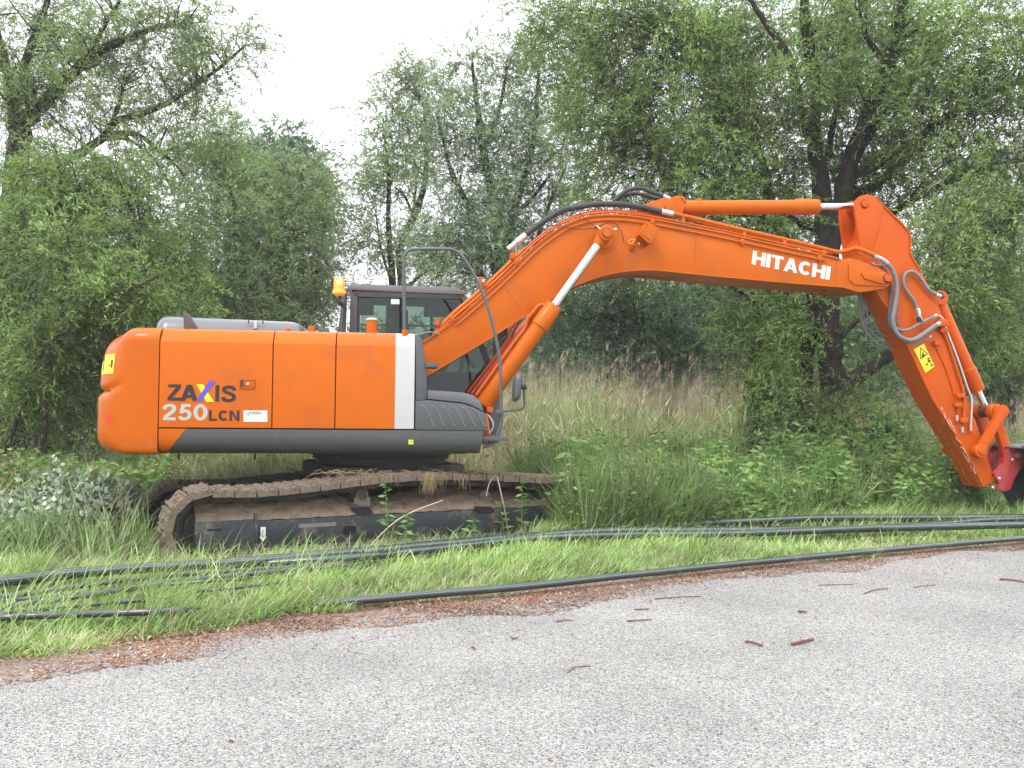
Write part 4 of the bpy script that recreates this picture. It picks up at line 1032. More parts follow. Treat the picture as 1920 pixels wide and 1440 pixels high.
def split_pieces(names, gap=.02):
    for o in [q for q in list(COL.objects) if q.type == 'MESH' and q.name.split('.')[0] in names]:
        me = o.data; n = len(me.vertices); par = list(range(n))
        def find(a):
            while par[a] != a: par[a] = par[par[a]]; a = par[a]
            return a
        for e in me.edges: par[find(e.vertices[0])] = find(e.vertices[1])
        isl = {}
        for v in range(n): isl.setdefault(find(v), []).append(v)
        keys = list(isl); bb = []
        for k in keys:
            c = np.array([me.vertices[v].co for v in isl[k]]); bb.append((c.min(0)-gap, c.max(0)+gap))
        gp = list(range(len(keys)))
        def f2(a):
            while gp[a] != a: a = gp[a]
            return a
        for i in range(len(keys)):
            for j in range(i): 
                if (bb[i][0] <= bb[j][1]).all() and (bb[j][0] <= bb[i][1]).all(): gp[f2(i)] = f2(j)
        groups = {}
        for i, k in enumerate(keys): groups.setdefault(f2(i), set()).update(isl[k])
        if len(groups) < 2: continue
        full = bmesh.new(); full.from_mesh(me)
        for gi, vs in enumerate(groups.values()):
            b = full.copy(); b.verts.ensure_lookup_table(); bmesh.ops.delete(b, geom=[v for v in b.verts if v.index not in vs], context='VERTS')
            m2 = bpy.data.meshes.new(me.name)
            if gi: 
                q = o.copy(); q.data = m2; COL.objects.link(q)
                for mm in me.materials: m2.materials.append(mm)
                b.to_mesh(m2)
            else: keep = b
        keep.to_mesh(me); full.free()
split_pieces({'pipe_clamp', 'hose_fitting', 'cylinder_lug', 'bucket_side_plate', 'bucket_teeth', 'bottom_rollers', 'ring_bolts', 'coupler_bolt', 'pipe_end', 'plastic_plug', 'drain_pipe', 'valve', 'cylinder_bracket', 'quick_coupler', 'grease_nipple', 'arm_ear', 'flange', 'weld_seam', 'control_levers'})
for o in list(COL.objects):
    b_, _, s_ = o.name.partition('.')
    for old, new in (('bucket_teeth', 'bucket_tooth'), ('bottom_rollers', 'bottom_roller'), ('ring_bolts', 'ring_bolt'), ('control_levers', 'control_lever')):
        if b_ == old: o.name = new

# ================================================================ GROUND, ROAD, VERGE
def mk(name, V, loops, sizes, mats, mi=None, parent=None, smooth=False):
    me = bpy.data.meshes.new(name); V = np.ascontiguousarray(V, dtype=np.float32).reshape(-1, 3)
    me.vertices.add(len(V)); me.vertices.foreach_set('co', V.ravel())
    me.loops.add(len(loops)); me.loops.foreach_set('vertex_index', np.ascontiguousarray(loops, dtype=np.int32))
    sizes = np.ascontiguousarray(sizes, dtype=np.int32); st = np.concatenate(([0], np.cumsum(sizes)[:-1])).astype(np.int32)
    me.polygons.add(len(sizes)); me.polygons.foreach_set('loop_start', st); me.polygons.foreach_set('loop_total', sizes)
    if mi is not None: me.polygons.foreach_set('material_index', np.ascontiguousarray(mi, dtype=np.int32))
    me.update(calc_edges=True)
    for m in (mats if isinstance(mats, (list, tuple)) else [mats]): me.materials.append(m)
    if smooth: me.shade_smooth()
    o = bpy.data.objects.new(name, me); COL.objects.link(o)
    if parent is not None: o.parent = parent
    return o

edge_px = [(-500, 1300), (0, 1240), (250, 1205), (480, 1172), (700, 1145), (960, 1113), (1150, 1090), (1400, 1064), (1700, 1038), (1920, 1018), (2300, 990)]
edge_w = [G(a, b) for a, b in edge_px]
EX = np.array([p.x for p in edge_w]); EY = np.array([p.y for p in edge_w])
def extr(x):
    y = np.interp(x, EX, EY); y = np.where(x < EX[0], EY[0]+(x-EX[0])*.42, y); return np.where(x > EX[-1], EY[-1]+(x-EX[-1])*.42, y)
def sdist(x, y): return (y-extr(x))*.9            # >0 on the verge, <0 on the road
def wob(x, y): return .5*np.sin(x*1.7+y*.6)+.3*np.sin(x*3.9-y*2.3+1)+.2*np.sin(x*8.1+y*5.7)+.12*np.sin(x*17-y*13)
def gz(x, y):
    d = sdist(x, y); t = np.clip(d/.8, 0, 1); t = t*t*(3-2*t)
    far = np.clip((y-14)/10, 0, 1)
    return -.012+t*(.03+.025*wob(x, y))-far*.15
def gz1(x, y): return float(gz(np.array([x]), np.array([y]))[0])

def road_mat():
    m = bpy.data.materials.new('pale_aggregate_asphalt'); m.use_nodes = True; n = m.node_tree.nodes; l = m.node_tree.links.new; b = n['Principled BSDF']
    tc = n.new('ShaderNodeTexCoord')
    v = n.new('ShaderNodeTexVoronoi'); v.inputs['Scale'].default_value = 125; v.inputs['Randomness'].default_value = 1
    l(tc.outputs['Object'], v.inputs['Vector'])
    v2 = n.new('ShaderNodeTexVoronoi'); v2.inputs['Scale'].default_value = 125; v2.feature = 'DISTANCE_TO_EDGE'; l(tc.outputs['Object'], v2.inputs['Vector'])
    sep = n.new('ShaderNodeSeparateColor'); l(v.outputs['Color'], sep.inputs[0])
    cr = n.new('ShaderNodeValToRGB'); e = cr.color_ramp.elements; e[0].position = 0; e[0].color = (.10, .095, .095, 1); e[1].position = 1; e[1].color = (.61, .605, .58, 1)
    for p, c in ((.12, (.195, .193, .183)), (.24, (.33, .328, .31)), (.6, (.40, .396, .375)), (.8, (.46, .455, .433))): q = e.new(p); q.color = c+(1,)
    l(sep.outputs['Red'], cr.inputs[0])
    gap = n.new('ShaderNodeMapRange'); gap.inputs['From Min'].default_value = .0; gap.inputs['From Max'].default_value = .12; gap.inputs['To Min'].default_value = .42; gap.inputs['To Max'].default_value = 1
    l(v2.outputs['Distance'], gap.inputs['Value'])
    mu = n.new('ShaderNodeMix'); mu.data_type = 'RGBA'; mu.blend_type = 'MULTIPLY'; mu.inputs['Factor'].default_value = 1
    l(cr.outputs[0], mu.inputs['A']); l(gap.outputs[0], mu.inputs['B'])
    # worn pale and darker patches
    no = n.new('ShaderNodeTexNoise'); no.inputs['Scale'].default_value = .9; no.inputs['Detail'].default_value = 7; l(tc.outputs['Object'], no.inputs['Vector'])
    mr = n.new('ShaderNodeMapRange'); mr.inputs['From Min'].default_value = .3; mr.inputs['From Max'].default_value = .7; mr.inputs['To Min'].default_value = .82; mr.inputs['To Max'].default_value = 1.12; l(no.outputs['Fac'], mr.inputs['Value'])
    m2 = n.new('ShaderNodeMix'); m2.data_type = 'RGBA'; m2.blend_type = 'MULTIPLY'; m2.inputs['Factor'].default_value = 1; l(mu.outputs['Result'], m2.inputs['A']); l(mr.outputs[0], m2.inputs['B'])
    # rusty bark dust near the verge from a vertex attribute
    at = n.new('ShaderNodeAttribute'); at.attribute_name = 'litter'
    n3 = n.new('ShaderNodeTexNoise'); n3.inputs['Scale'].default_value = 2.6; n3.inputs['Detail'].default_value = 9; n3.inputs['Roughness'].default_value = .75; l(tc.outputs['Object'], n3.inputs['Vector'])
    ad = n.new('ShaderNodeMath'); ad.operation = 'ADD'; l(at.outputs['Fac'], ad.inputs[0]); l(n3.outputs['Fac'], ad.inputs[1])
    m3 = n.new('ShaderNodeMapRange'); m3.inputs['From Min'].default_value = 1.0; m3.inputs['From Max'].default_value = 1.25; m3.inputs['To Max'].default_value = .9; l(ad.outputs[0], m3.inputs['Value'])
    n4 = n.new('ShaderNodeTexNoise'); n4.inputs['Scale'].default_value = 60; n4.inputs['Detail'].default_value = 4; l(tc.outputs['Object'], n4.inputs['Vector'])
    c4 = n.new('ShaderNodeValToRGB'); e = c4.color_ramp.elements; e[0].position = .35; e[0].color = (.08, .05, .036, 1); e[1].position = .68; e[1].color = (.42, .30, .23, 1); l(n4.outputs['Fac'], c4.inputs[0])
    mx = n.new('ShaderNodeMix'); mx.data_type = 'RGBA'; l(m3.outputs[0], mx.inputs['Factor']); l(m2.outputs['Result'], mx.inputs['A']); l(c4.outputs[0], mx.inputs['B'])
    l(mx.outputs['Result'], b.inputs['Base Color']); b.inputs['Roughness'].default_value = .85; b.inputs['Specular IOR Level'].default_value = .3
    bp = n.new('ShaderNodeBump'); bp.inputs['Distance'].default_value = .006; bp.inputs['Strength'].default_value = .9; l(gap.outputs[0], bp.inputs['Height']); l(bp.outputs[0], b.inputs['Normal'])
    return m
def grid_sheet(name, xs, ys, zf, m, attr=None, skip=None):
    X, Y = np.meshgrid(xs, ys); Z = zf(X, Y); nx, ny = len(xs), len(ys)
    V = np.stack([X, Y, Z], -1).reshape(-1, 3); i = np.arange(nx*ny).reshape(ny, nx)
    F = np.stack([i[:-1, :-1], i[:-1, 1:], i[1:, 1:], i[1:, :-1]], -1).reshape(-1, 4)
    if skip is not None:
        k = ~skip(V[F].mean(1)); F = F[k]
    o = mk(name, V, F.ravel(), np.full(len(F), 4), m, smooth=True)
    if attr:
        a = o.data.attributes.new('litter', 'FLOAT', 'POINT'); a.data.foreach_set('value', attr(V[:, 0], V[:, 1]).astype(np.float32))
    return o
soil = mat('verge_soil', (.11, .072, .045), .95, .4, 3, bump=.02, bscale=14, dirt=(.06, .06, .03), dscale=2.5, dthr=.5)
xs = np.concatenate([[-400, -200, -100, -60, -40, -28], np.arange(-20, 26, .16), [32, 45, 70, 120, 220, 420]])
ys = np.concatenate([[-30, -10, 0], np.arange(2, 22, .14), np.arange(22, 40, 1.0), [50, 70, 110, 200, 400, 800]])
tag(grid_sheet('ground', xs, ys, gz, soil), kind='structure')
# road: rows follow the verge edge
T_ = np.concatenate([[-400, -100, -40, -20], np.arange(-14, 22, .1), [30, 60, 200, 420]]); D_ = np.concatenate([np.arange(0, 1.6, .06), [2, 3, 5, 8, 14, 30]])
TT, DD = np.meshgrid(T_, D_); Yr = extr(TT)+.10+.10*np.sin(TT*2.3)*np.sin(TT*.9+1)+.05*np.sin(TT*7.1)-DD
V = np.stack([TT, Yr, np.where(DD == 0, -.03, .004)+0*TT], -1).reshape(-1, 3); i = np.arange(V.shape[0]).reshape(len(D_), len(T_))
F = np.stack([i[1:, :-1], i[1:, 1:], i[:-1, 1:], i[:-1, :-1]], -1).reshape(-1, 4)
rd = mk('road', V, F.ravel(), np.full(len(F), 4), road_mat(), smooth=False); tag(rd, kind='structure')
litw = .42+.16*np.sin(V[:, 0]*.55+1.6)+.13*np.sin(V[:, 0]*2.3+.5)
a = rd.data.attributes.new('litter', 'FLOAT', 'POINT'); dd = -sdist(V[:, 0], V[:, 1]); a.data.foreach_set('value', np.clip(.92-dd/litw*.5, 0, .9).astype(np.float32))

# ---------------------------------------------------------------- leaf material
def leaf_mat(name, cols, trans=.3, rough=.5, spec=.35, nscale=.7, var=.45):
    m = bpy.data.materials.new(name); m.use_nodes = True; n = m.node_tree.nodes; l = m.node_tree.links.new; b = n['Principled BSDF']
    g = n.new('ShaderNodeNewGeometry'); cr = n.new('ShaderNodeValToRGB'); e = cr.color_ramp.elements
    an = n.new('ShaderNodeAttribute'); an.attribute_name = 'nrm'; ad = n.new('ShaderNodeVectorMath'); ad.operation = 'ADD'; l(g.outputs['Normal'], ad.inputs[0]); l(an.outputs['Vector'], ad.inputs[1])
    nz = n.new('ShaderNodeVectorMath'); nz.operation = 'NORMALIZE'; l(ad.outputs[0], nz.inputs[0])
    cols = list(cols); e[0].position = 0; e[0].color = cols[0]+(1,); e[1].position = 1; e[1].color = cols[-1]+(1,)
    for k, c in enumerate(cols[1:-1]): q = e.new((k+1)/(len(cols)-1)); q.color = c+(1,)
    l(g.outputs['Random Per Island'], cr.inputs[0])
    tc = n.new('ShaderNodeTexCoord'); no = n.new('ShaderNodeTexNoise'); no.inputs['Scale'].default_value = nscale; no.inputs['Detail'].default_value = 3; l(tc.outputs['Object'], no.inputs['Vector'])
    mr = n.new('ShaderNodeMapRange'); mr.inputs['From Min'].default_value = .32; mr.inputs['From Max'].default_value = .68; mr.inputs['To Min'].default_value = 1-var; mr.inputs['To Max'].default_value = 1+var; l(no.outputs['Fac'], mr.inputs['Value'])
    mu = n.new('ShaderNodeMix'); mu.data_type = 'RGBA'; mu.blend_type = 'MULTIPLY'; mu.inputs['Factor'].default_value = 1; l(cr.outputs[0], mu.inputs['A']); l(mr.outputs[0], mu.inputs['B'])
    l(mu.outputs['Result'], b.inputs['Base Color']); b.inputs['Roughness'].default_value = rough; b.inputs['Specular IOR Level'].default_value = spec
    t = n.new('ShaderNodeBsdfTranslucent'); l(mu.outputs['Result'], t.inputs['Color']); l(nz.outputs[0], b.inputs['Normal']); mx = n.new('ShaderNodeMixShader'); mx.inputs[0].default_value = trans
    l(b.outputs[0], mx.inputs[1]); l(t.outputs[0], mx.inputs[2]); l(mx.outputs[0], n['Material Output'].inputs['Surface']); return m
def bark_mat(name, col):
    return mat(name, col, .95, .35, 5, bump=.03, bscale=9, dirt=(col[0]*.45, col[1]*.45, col[2]*.45), dscale=9, dthr=.5)
BARK = bark_mat('willow_bark', (.032, .025, .018)); BARKG = bark_mat('mossy_bark', (.065, .055, .034))
LW = leaf_mat('willow_leaf', [(.09, .20, .045), (.16, .30, .06), (.21, .35, .075), (.29, .42, .14), (.28, .36, .06)], .35)
LWY = leaf_mat('willow_leaf_light', [(.15, .26, .06), (.22, .34, .08), (.25, .38, .12), (.32, .44, .19), (.30, .36, .09)], .38)
LWF = leaf_mat('willow_leaf_far_washed', [(.18, .29, .145), (.25, .365, .19), (.31, .42, .24), (.42, .50, .36)], .38)  # overexposed wash of distant crowns put into the leaf colour
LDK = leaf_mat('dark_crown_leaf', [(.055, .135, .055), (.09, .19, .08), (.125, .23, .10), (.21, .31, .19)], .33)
LIVY = leaf_mat('ivy_leaf', [(.03, .09, .02), (.05, .14, .03), (.09, .21, .04), (.15, .30, .07)], .25)
LWEED = leaf_mat('weed_leaf', [(.08, .19, .04), (.13, .27, .06), (.20, .36, .09), (.28, .42, .15)], .35, nscale=1.2)
LWEEDB = leaf_mat('bright_weed_leaf', [(.17, .29, .07), (.25, .37, .11), (.34, .44, .17)], .4, nscale=1.2)
LDRYW = leaf_mat('dry_seed_head', [(.30, .26, .10), (.42, .37, .17), (.34, .30, .13), (.26, .34, .10)], .3)
LSILV = leaf_mat('silver_leaf', [(.14, .27, .10), (.30, .39, .26), (.40, .47, .37), (.20, .34, .14), (.55, .61, .52)], .15, rough=.55)
GRASS = leaf_mat('fresh_grass', [(.10, .22, .04), (.20, .37, .065), (.31, .49, .12), (.56, .66, .34), (.26, .42, .09), (.42, .46, .2)], .38, nscale=1.6, var=.25, spec=.5, rough=.4)
GRASSD = leaf_mat('deep_grass', [(.12, .21, .06), (.18, .28, .085), (.25, .35, .13), (.38, .45, .26)], .35, nscale=1.4)
REEDD = leaf_mat('dry_reed', [(.46, .39, .25), (.60, .53, .38), (.72, .66, .52), (.52, .42, .24)], .38, nscale=.9, var=.25)
REEDG = leaf_mat('green_reed', [(.18, .27, .08), (.26, .36, .13), (.36, .44, .20), (.48, .50, .24)], .38, nscale=.9)
PLUME = leaf_mat('reed_plume', [(.46, .36, .26), (.56, .46, .35), (.42, .32, .22)], .3)

def unit(a): return a/np.maximum(1e-9, np.linalg.norm(a, axis=-1, keepdims=True))
def leafquads(B, D, Ln, Wd, fold=.12):
    """rhombic leaves: B base, D unit direction"""
    N = len(B); rnd = unit(rng.normal(size=(N, 3))); S = unit(np.cross(D, rnd)); Nn = np.cross(S, D)
    Ln = np.asarray(Ln).reshape(-1, 1); Wd = np.asarray(Wd).reshape(-1, 1)
    mid = B+D*Ln*.42; V = np.empty((N, 4, 3), np.float32)
    V[:, 0] = B; V[:, 1] = mid+S*Wd*.5+Nn*Wd*fold; V[:, 2] = B+D*Ln+Nn*Ln*rng.uniform(-.18, .05, (N, 1)); V[:, 3] = mid-S*Wd*.5+Nn*Wd*fold
    return V
def crown_mesh(name, parts, mats, parent=None):
    V = np.concatenate([p[0].reshape(-1, 3) for p in parts]); n = len(V)//4
    mi = np.concatenate([np.full(len(p[0]), p[1]) for p in parts])
    o = mk(name, V, np.arange(n*4), np.full(n, 4), mats, mi, parent)
    if any(len(p) > 2 for p in parts):
        nn = np.concatenate([p[2] if len(p) > 2 else np.zeros((len(p[0]), 3)) for p in parts]).astype(np.float32)
        a = o.data.attributes.new('nrm', 'FLOAT_VECTOR', 'FACE'); a.data.foreach_set('vector', nn.ravel())
    return o

def px_blobs(blobs):
    out = []
    for b in blobs:
        px, py, dep, rx, ry = b[:5]; rd_ = b[5] if len(b) > 5 else None; dens = b[6] if len(b) > 6 else 1
        c = W(px, py, dep); sx = rx*dep/FPX; sy = ry*dep/FPX
        out.append((np.array(c), np.array([sx, rd_ or max(sx, sy)*.9, sy]), dens))
    return out
def crown_points(blobs, per_m3, minclumps=30):
    C_, D_ = [], []
    for c, r, dens in px_blobs(blobs):
        vol = 4.19*r[0]*r[1]*r[2]; n = int(max(minclumps, vol**.78*per_m3*dens))
        u = unit(rng.normal(size=(n, 3))); rad = rng.random((n, 1))**.42*(1+.16*rng.normal(size=(n, 1)))
        p = c+u*rad*r; nz = np.sin(p[:, 0]*2.3+1.1*np.sin(p[:, 2]*2.1))*np.sin(p[:, 2]*2.7+1.3*np.sin(p[:, 1]*1.9+p[:, 0]))*np.sin(p[:, 1]*2.2+.7+1.2*np.sin(p[:, 0]*1.7)); k = nz > -.12-.5*rng.random(n); C_.append(p[k]); D_.append(unit(u*r)[k])
    return np.concatenate(C_), np.concatenate(D_)
def spray(C_, D_, ntw, nlf, tl, ll, lw, droop=.35, spread=.9, up=.2, twr=.004):
    """for each clump: twigs, and leaves set along them"""
    n = len(C_)
    b = np.repeat(C_, ntw, 0)+rng.normal(size=(n*ntw, 3))*tl*.30
    d = unit(np.repeat(D_, ntw, 0)*.55+rng.normal(size=(n*ntw, 3))*spread*.6+np.array([0, 0, up]))
    tlen = tl*rng.uniform(.6, 1.3, (n*ntw, 1))
    # leaves
    t = np.tile(np.linspace(.12, 1, nlf), n*ntw).reshape(-1, 1)+rng.uniform(-.04, .04, (n*ntw*nlf, 1))
    bb = np.repeat(b, nlf, 0); dd = np.repeat(d, nlf, 0); ln = np.repeat(tlen, nlf, 0)
    P = bb+dd*ln*t+np.array([0, 0, -1])*droop*ln*t*t
    ld = unit(dd*.75+rng.normal(size=P.shape)*.55+np.array([0, 0, -droop*.8])*t)
    sz = rng.uniform(.65, 1.25, len(P)); Vl = leafquads(P, ld, ll*sz, lw*sz); NR = unit(np.repeat(D_, ntw*nlf, 0)*.8+dd*.4+np.array([0, 0, .45]))*1.1
    # twigs as two-piece slivers
    mid = b+d*tlen*.5+np.array([0, 0, -1])*droop*tlen*.25; end = b+d*tlen+np.array([0, 0, -1])*droop*tlen
    S = unit(np.cross(d, rng.normal(size=d.shape)))*twr
    T = np.empty((len(b), 4, 3), np.float32); T[:, 0] = b-S; T[:, 1] = b+S; T[:, 2] = mid+S*.6; T[:, 3] = mid-S*.6
    T2 = np.empty((len(b), 4, 3), np.float32); T2[:, 0] = mid-S*.6; T2[:, 1] = mid+S*.6; T2[:, 2] = end+S*.2; T2[:, 3] = end-S*.2
    return Vl, np.concatenate([T, T2]), NR

def tree(name, label, cat, limbs, blobs, leafm, barkm, per=26, ntw=5, nlf=13, tl=.55, ll=.095, lw=.02, droop=.4, branches=140, group=None, br=.022, up=.2, twr=.005, mixm=None):
    """limbs: list of [(px,py,depth,radius_m),...]"""
    base = W(*limbs[0][0][:3]); root = empty(name, (base.x, base.y, 0)); tag(root, label, cat, group)
    off = Vector((base.x, base.y, 0))
    bm = bmesh.new(); LP = []; rs = random.Random(len(label)*7+len(blobs))
    for lb in limbs:
        P = [W(a, b, c) for a, b, c, r in lb]; 
        SP_ = smooth_pts(P, 6); rr = np.interp(np.linspace(0, len(lb)-1, len(SP_)), range(len(lb)), [q[3] for q in lb])
        SP_ = [p+Vector((rs.uniform(-1, 1), rs.uniform(-1, 1), rs.uniform(-1, 1)))*float(r)*.18 for p, r in zip(SP_, rr)]
        tube(bm, [p-off for p in SP_], [float(r)*rs.uniform(.9, 1.12) for r in rr], 10 if lb[0][3] > .08 else 6)
        for p, r in zip(SP_, rr): LP.append((np.array(p), float(r)))
    C_, D_ = crown_points(blobs, per)
    LA = np.array([p for p, r in LP]); LRr = np.array([r for p, r in LP])
    # connecting branches from limb to sampled clumps
    idx = rng.choice(len(C_), size=min(branches, len(C_)), replace=False)
    for i in idx:
        c = C_[i]; dist = np.linalg.norm(LA-c, axis=1)+np.maximum(0, LA[:, 2]-c[2]+.3)*.8; j = int(np.argmin(dist)); a = Vector(LA[j]); e = Vector(c); L_ = (e-a).length
        if L_ < .15: continue
        j1 = Vector((rs.uniform(-1, 1), rs.uniform(-1, 1), rs.uniform(-.2, 1)))*L_*.13
        pts = smooth_pts([a, a.lerp(e, .33)+j1+Vector((0, 0, L_*.06)), a.lerp(e, .68)+j1*.5+Vector((0, 0, L_*.08)), e], 3)
        r0 = min(br*(.5+L_*.45), LRr[j]*.7+.006); m_ = len(pts); tube(bm, [p-off for p in pts], [r0*(1-.85*k/(m_-1)) for k in range(m_)], 5, False)
    build('trunk', bm, barkm, root, 60)
    Vl, Tw, NR = spray(C_-np.array(off), D_, ntw, nlf, tl, ll, lw, droop, up=up, twr=twr)
    if mixm is not None:
        k = rng.random(len(Vl)) < .25; parts = [(Vl[~k], 0, NR[~k]), (Vl[k], 2, NR[k]), (Tw, 1)]; ms = [leafm, barkm, mixm]
    else: parts = [(Vl, 0, NR), (Tw, 1)]; ms = [leafm, barkm]
    crown_mesh('crown', parts, ms, root); return root

# ---- great willow at the right
tree('willow_tree', 'great dark-limbed willow spreading over the boom and arm, thick twin trunk behind them', 'tree',
  [[(1555, 925, 15, .26), (1558, 800, 15, .22), (1556, 680, 15, .215), (1548, 590, 15, .21), (1546, 500, 15, .23), (1545, 400, 15, .17), (1528, 270, 15, .12), (1527, 150, 14.8, .11), (1512, 60, 14.5, .09), (1505, -40, 14.3, .06)],
   [(1500, 925, 15.2, .18), (1508, 740, 15.2, .15), (1515, 600, 15.1, .14), (1540, 520, 15, .12)],
   [(1558, 470, 15, .17), (1590, 320, 14.8, .15), (1625, 220, 14.6, .14), (1665, 120, 14.4, .12), (1690, 30, 14.2, .1), (1705, -50, 14, .08)],
   [(1528, 280, 15, .09), (1500, 200, 14.7, .08), (1480, 110, 14.3, .07), (1440, 50, 14.2, .05), (1400, -10, 14.2, .035), (1360, -60, 14.2, .02)],
   [(1530, 530, 15.1, .13), (1460, 430, 15.4, .10), (1430, 310, 15.6, .08), (1380, 220, 15.6, .06), (1330, 130, 15.4, .05), (1240, 60, 15.2, .03)],
   [(1600, 330, 14.8, .09), (1680, 290, 14.6, .08), (1790, 210, 14.2, .06), (1920, 150, 14, .04)],
   [(1560, 400, 15, .07), (1620, 360, 15.2, .09), (1700, 300, 15.4, .08), (1780, 220, 15.6, .06), (1850, 120, 15.6, .04)],
   [(1562, 770, 15, .10), (1588, 722, 15.0, .13), (1640, 682, 14.9, .12), (1690, 645, 14.8, .12), (1760, 560, 14.8, .12), (1810, 490, 14.6, .11), (1870, 430, 14.5, .10), (1960, 330, 14.3, .08)],
   [(1560, 440, 15, .06), (1500, 420, 15, .05), (1470, 400, 14.9, .045), (1440, 410, 14.8, .03)],
   [(1640, 420, 15, .07), (1740, 360, 15, .06), (1860, 310, 15, .05), (1940, 300, 15, .04)],
   [(1570, 640, 15, .05), (1610, 600, 15, .045), (1660, 570, 15, .03)],
   [(1550, 300, 15, .06), (1572, 180, 14.9, .05), (1585, 60, 14.8, .04), (1590, -40, 14.7, .03)], [(1590, 330, 14.8, .07), (1640, 240, 15, .06), (1740, 120, 15.2, .045), (1830, 20, 15.4, .03), (1860, -30, 15.4, .02)],
   [(1480, 450, 15.3, .05), (1400, 380, 15.2, .045), (1320, 330, 15.1, .035), (1240, 300, 15, .02)], [(1430, 310, 15.5, .05), (1400, 180, 15.3, .04), (1350, 60, 15.2, .03), (1340, -30, 15.2, .02)], [(1545, 480, 15.2, .08), (1470, 560, 15.3, .07), (1420, 640, 15.3, .05), (1400, 700, 15.3, .03)], [(1665, 120, 14.4, .05), (1620, 60, 14.5, .04), (1610, -30, 14.5, .03)]],
  [(1150, 70, 15.5, 120, 90), (1120, 190, 15.5, 95, 110), (1180, 320, 15.3, 110, 100), (1290, 220, 15.2, 130, 120), (1290, 60, 15, 120, 90), (1420, 60, 15.6, 100, 90), (1400, 230, 15, 100, 110), (1320, 400, 15.4, 130, 90), (1430, 420, 15.4, 100, 100), (1060, 90, 16, 70, 70, 1, .6), (1010, 20, 15.8, 55, 45, .9, .5), (1240, 480, 15.7, 100, 60, 1, .8),
   (1570, 60, 16.3, 100, 90, 1, .7), (1660, 90, 16, 110, 110, 1, .7), (1790, 60, 14, 120, 100), (1890, 120, 13.6, 90, 110), (1760, 220, 14, 100, 90), (1870, 280, 13.6, 90, 90), (1600, 220, 15.4, 100, 100, 1, .7), (1660, 330, 15.6, 100, 80, .8, .7), (1540, 330, 15.8, 90, 90, .6, .8), (1600, 120, 13.9, 80, 70, .4, .16), (1490, 160, 14, 60, 60, .4, .2), (1600, 10, 14, 80, 40, .5, .3),
   (1790, 380, 13.5, 80, 80), (1780, 470, 13.0, 60, 90), (1765, 520, 12.6, 45, 70, .6), (1880, 430, 14.5, 90, 80), (1850, 560, 14.8, 90, 80), (1780, 600, 14.8, 60, 60, .9, .7),
   (1450, 650, 15.4, 60, 90, .8), (1440, 760, 14.6, 55, 90, .8), (1500, 820, 14.3, 80, 75, .6), (1560, 850, 14.0, 80, 60, .5), (1620, 820, 14.5, 60, 80, .7), (1420, 850, 14.3, 50, 50, .5), (1660, 860, 14.4, 50, 50, .6), (1470, 600, 14.4, 50, 90, .5, .7), (1500, 720, 16, 60, 90, .5, .7), (1620, 620, 16, 60, 80, .5, .6), (1560, 880, 14.2, 110, 50, .8), (1640, 740, 15.6, 40, 50, .6, .5), (1440, 560, 15.4, 90, 60, .8), (1390, 620, 15.6, 50, 90, .7)],
  LW, BARK, per=62, ntw=6, nlf=16, tl=.5, ll=.09, lw=.02, branches=260, mixm=LWY)
# ivy and suckers round its foot
def bush(name, label, cat, blobs, leafm, per=60, ll=.09, lw=.05, nlf=8, ntw=4, tl=.3, droop=.2, group=None, up=.3, stemm=None):
    c = W(blobs[0][0], blobs[0][1], blobs[0][2]); off = np.array([c.x, c.y, 0]); C_, D_ = crown_points(blobs, per)
    k = C_[:, 2] > gz(C_[:, 0], C_[:, 1])+.02; C_, D_ = C_[k], D_[k]
    root = empty(name, off); tag(root, label, cat, group)
    Vl, Tw, NR = spray(C_-off, D_, ntw, nlf, tl, ll, lw, droop, up=up)
    crown_mesh('foliage', [(Vl, 0, NR), (Tw, 1)], [leafm, stemm or BARK], root)
    bm = bmesh.new(); rs = random.Random(len(C_))
    for i in rng.choice(len(C_), size=min(26, len(C_)), replace=False):
        e = Vector(C_[i]-off); a = Vector((e.x*.35+rs.uniform(-.1, .1), e.y*.35+rs.uniform(-.1, .1), gz1(off[0], off[1])-.02)); pts = smooth_pts([a, a.lerp(e, .5)+Vector((0, 0, .1*e.z)), e], 4)
        tube(bm, pts, [.011*(1-.8*q/(len(pts)-1)) for q in range(len(pts))], 5, False)
    build('stem', bm, stemm or BARK, root, 60); return root
bush('ivy', 'dark ivy and suckers wrapped round the foot of the great willow', 'ivy', [(1490, 880, 14.3, 60, 45), (1450, 850, 14.5, 45, 60), (1560, 890, 14, 70, 35), (1450, 780, 14.7, 30, 60), (1620, 860, 14.3, 60, 50)], LIVY, per=130, ll=.10, lw=.07)
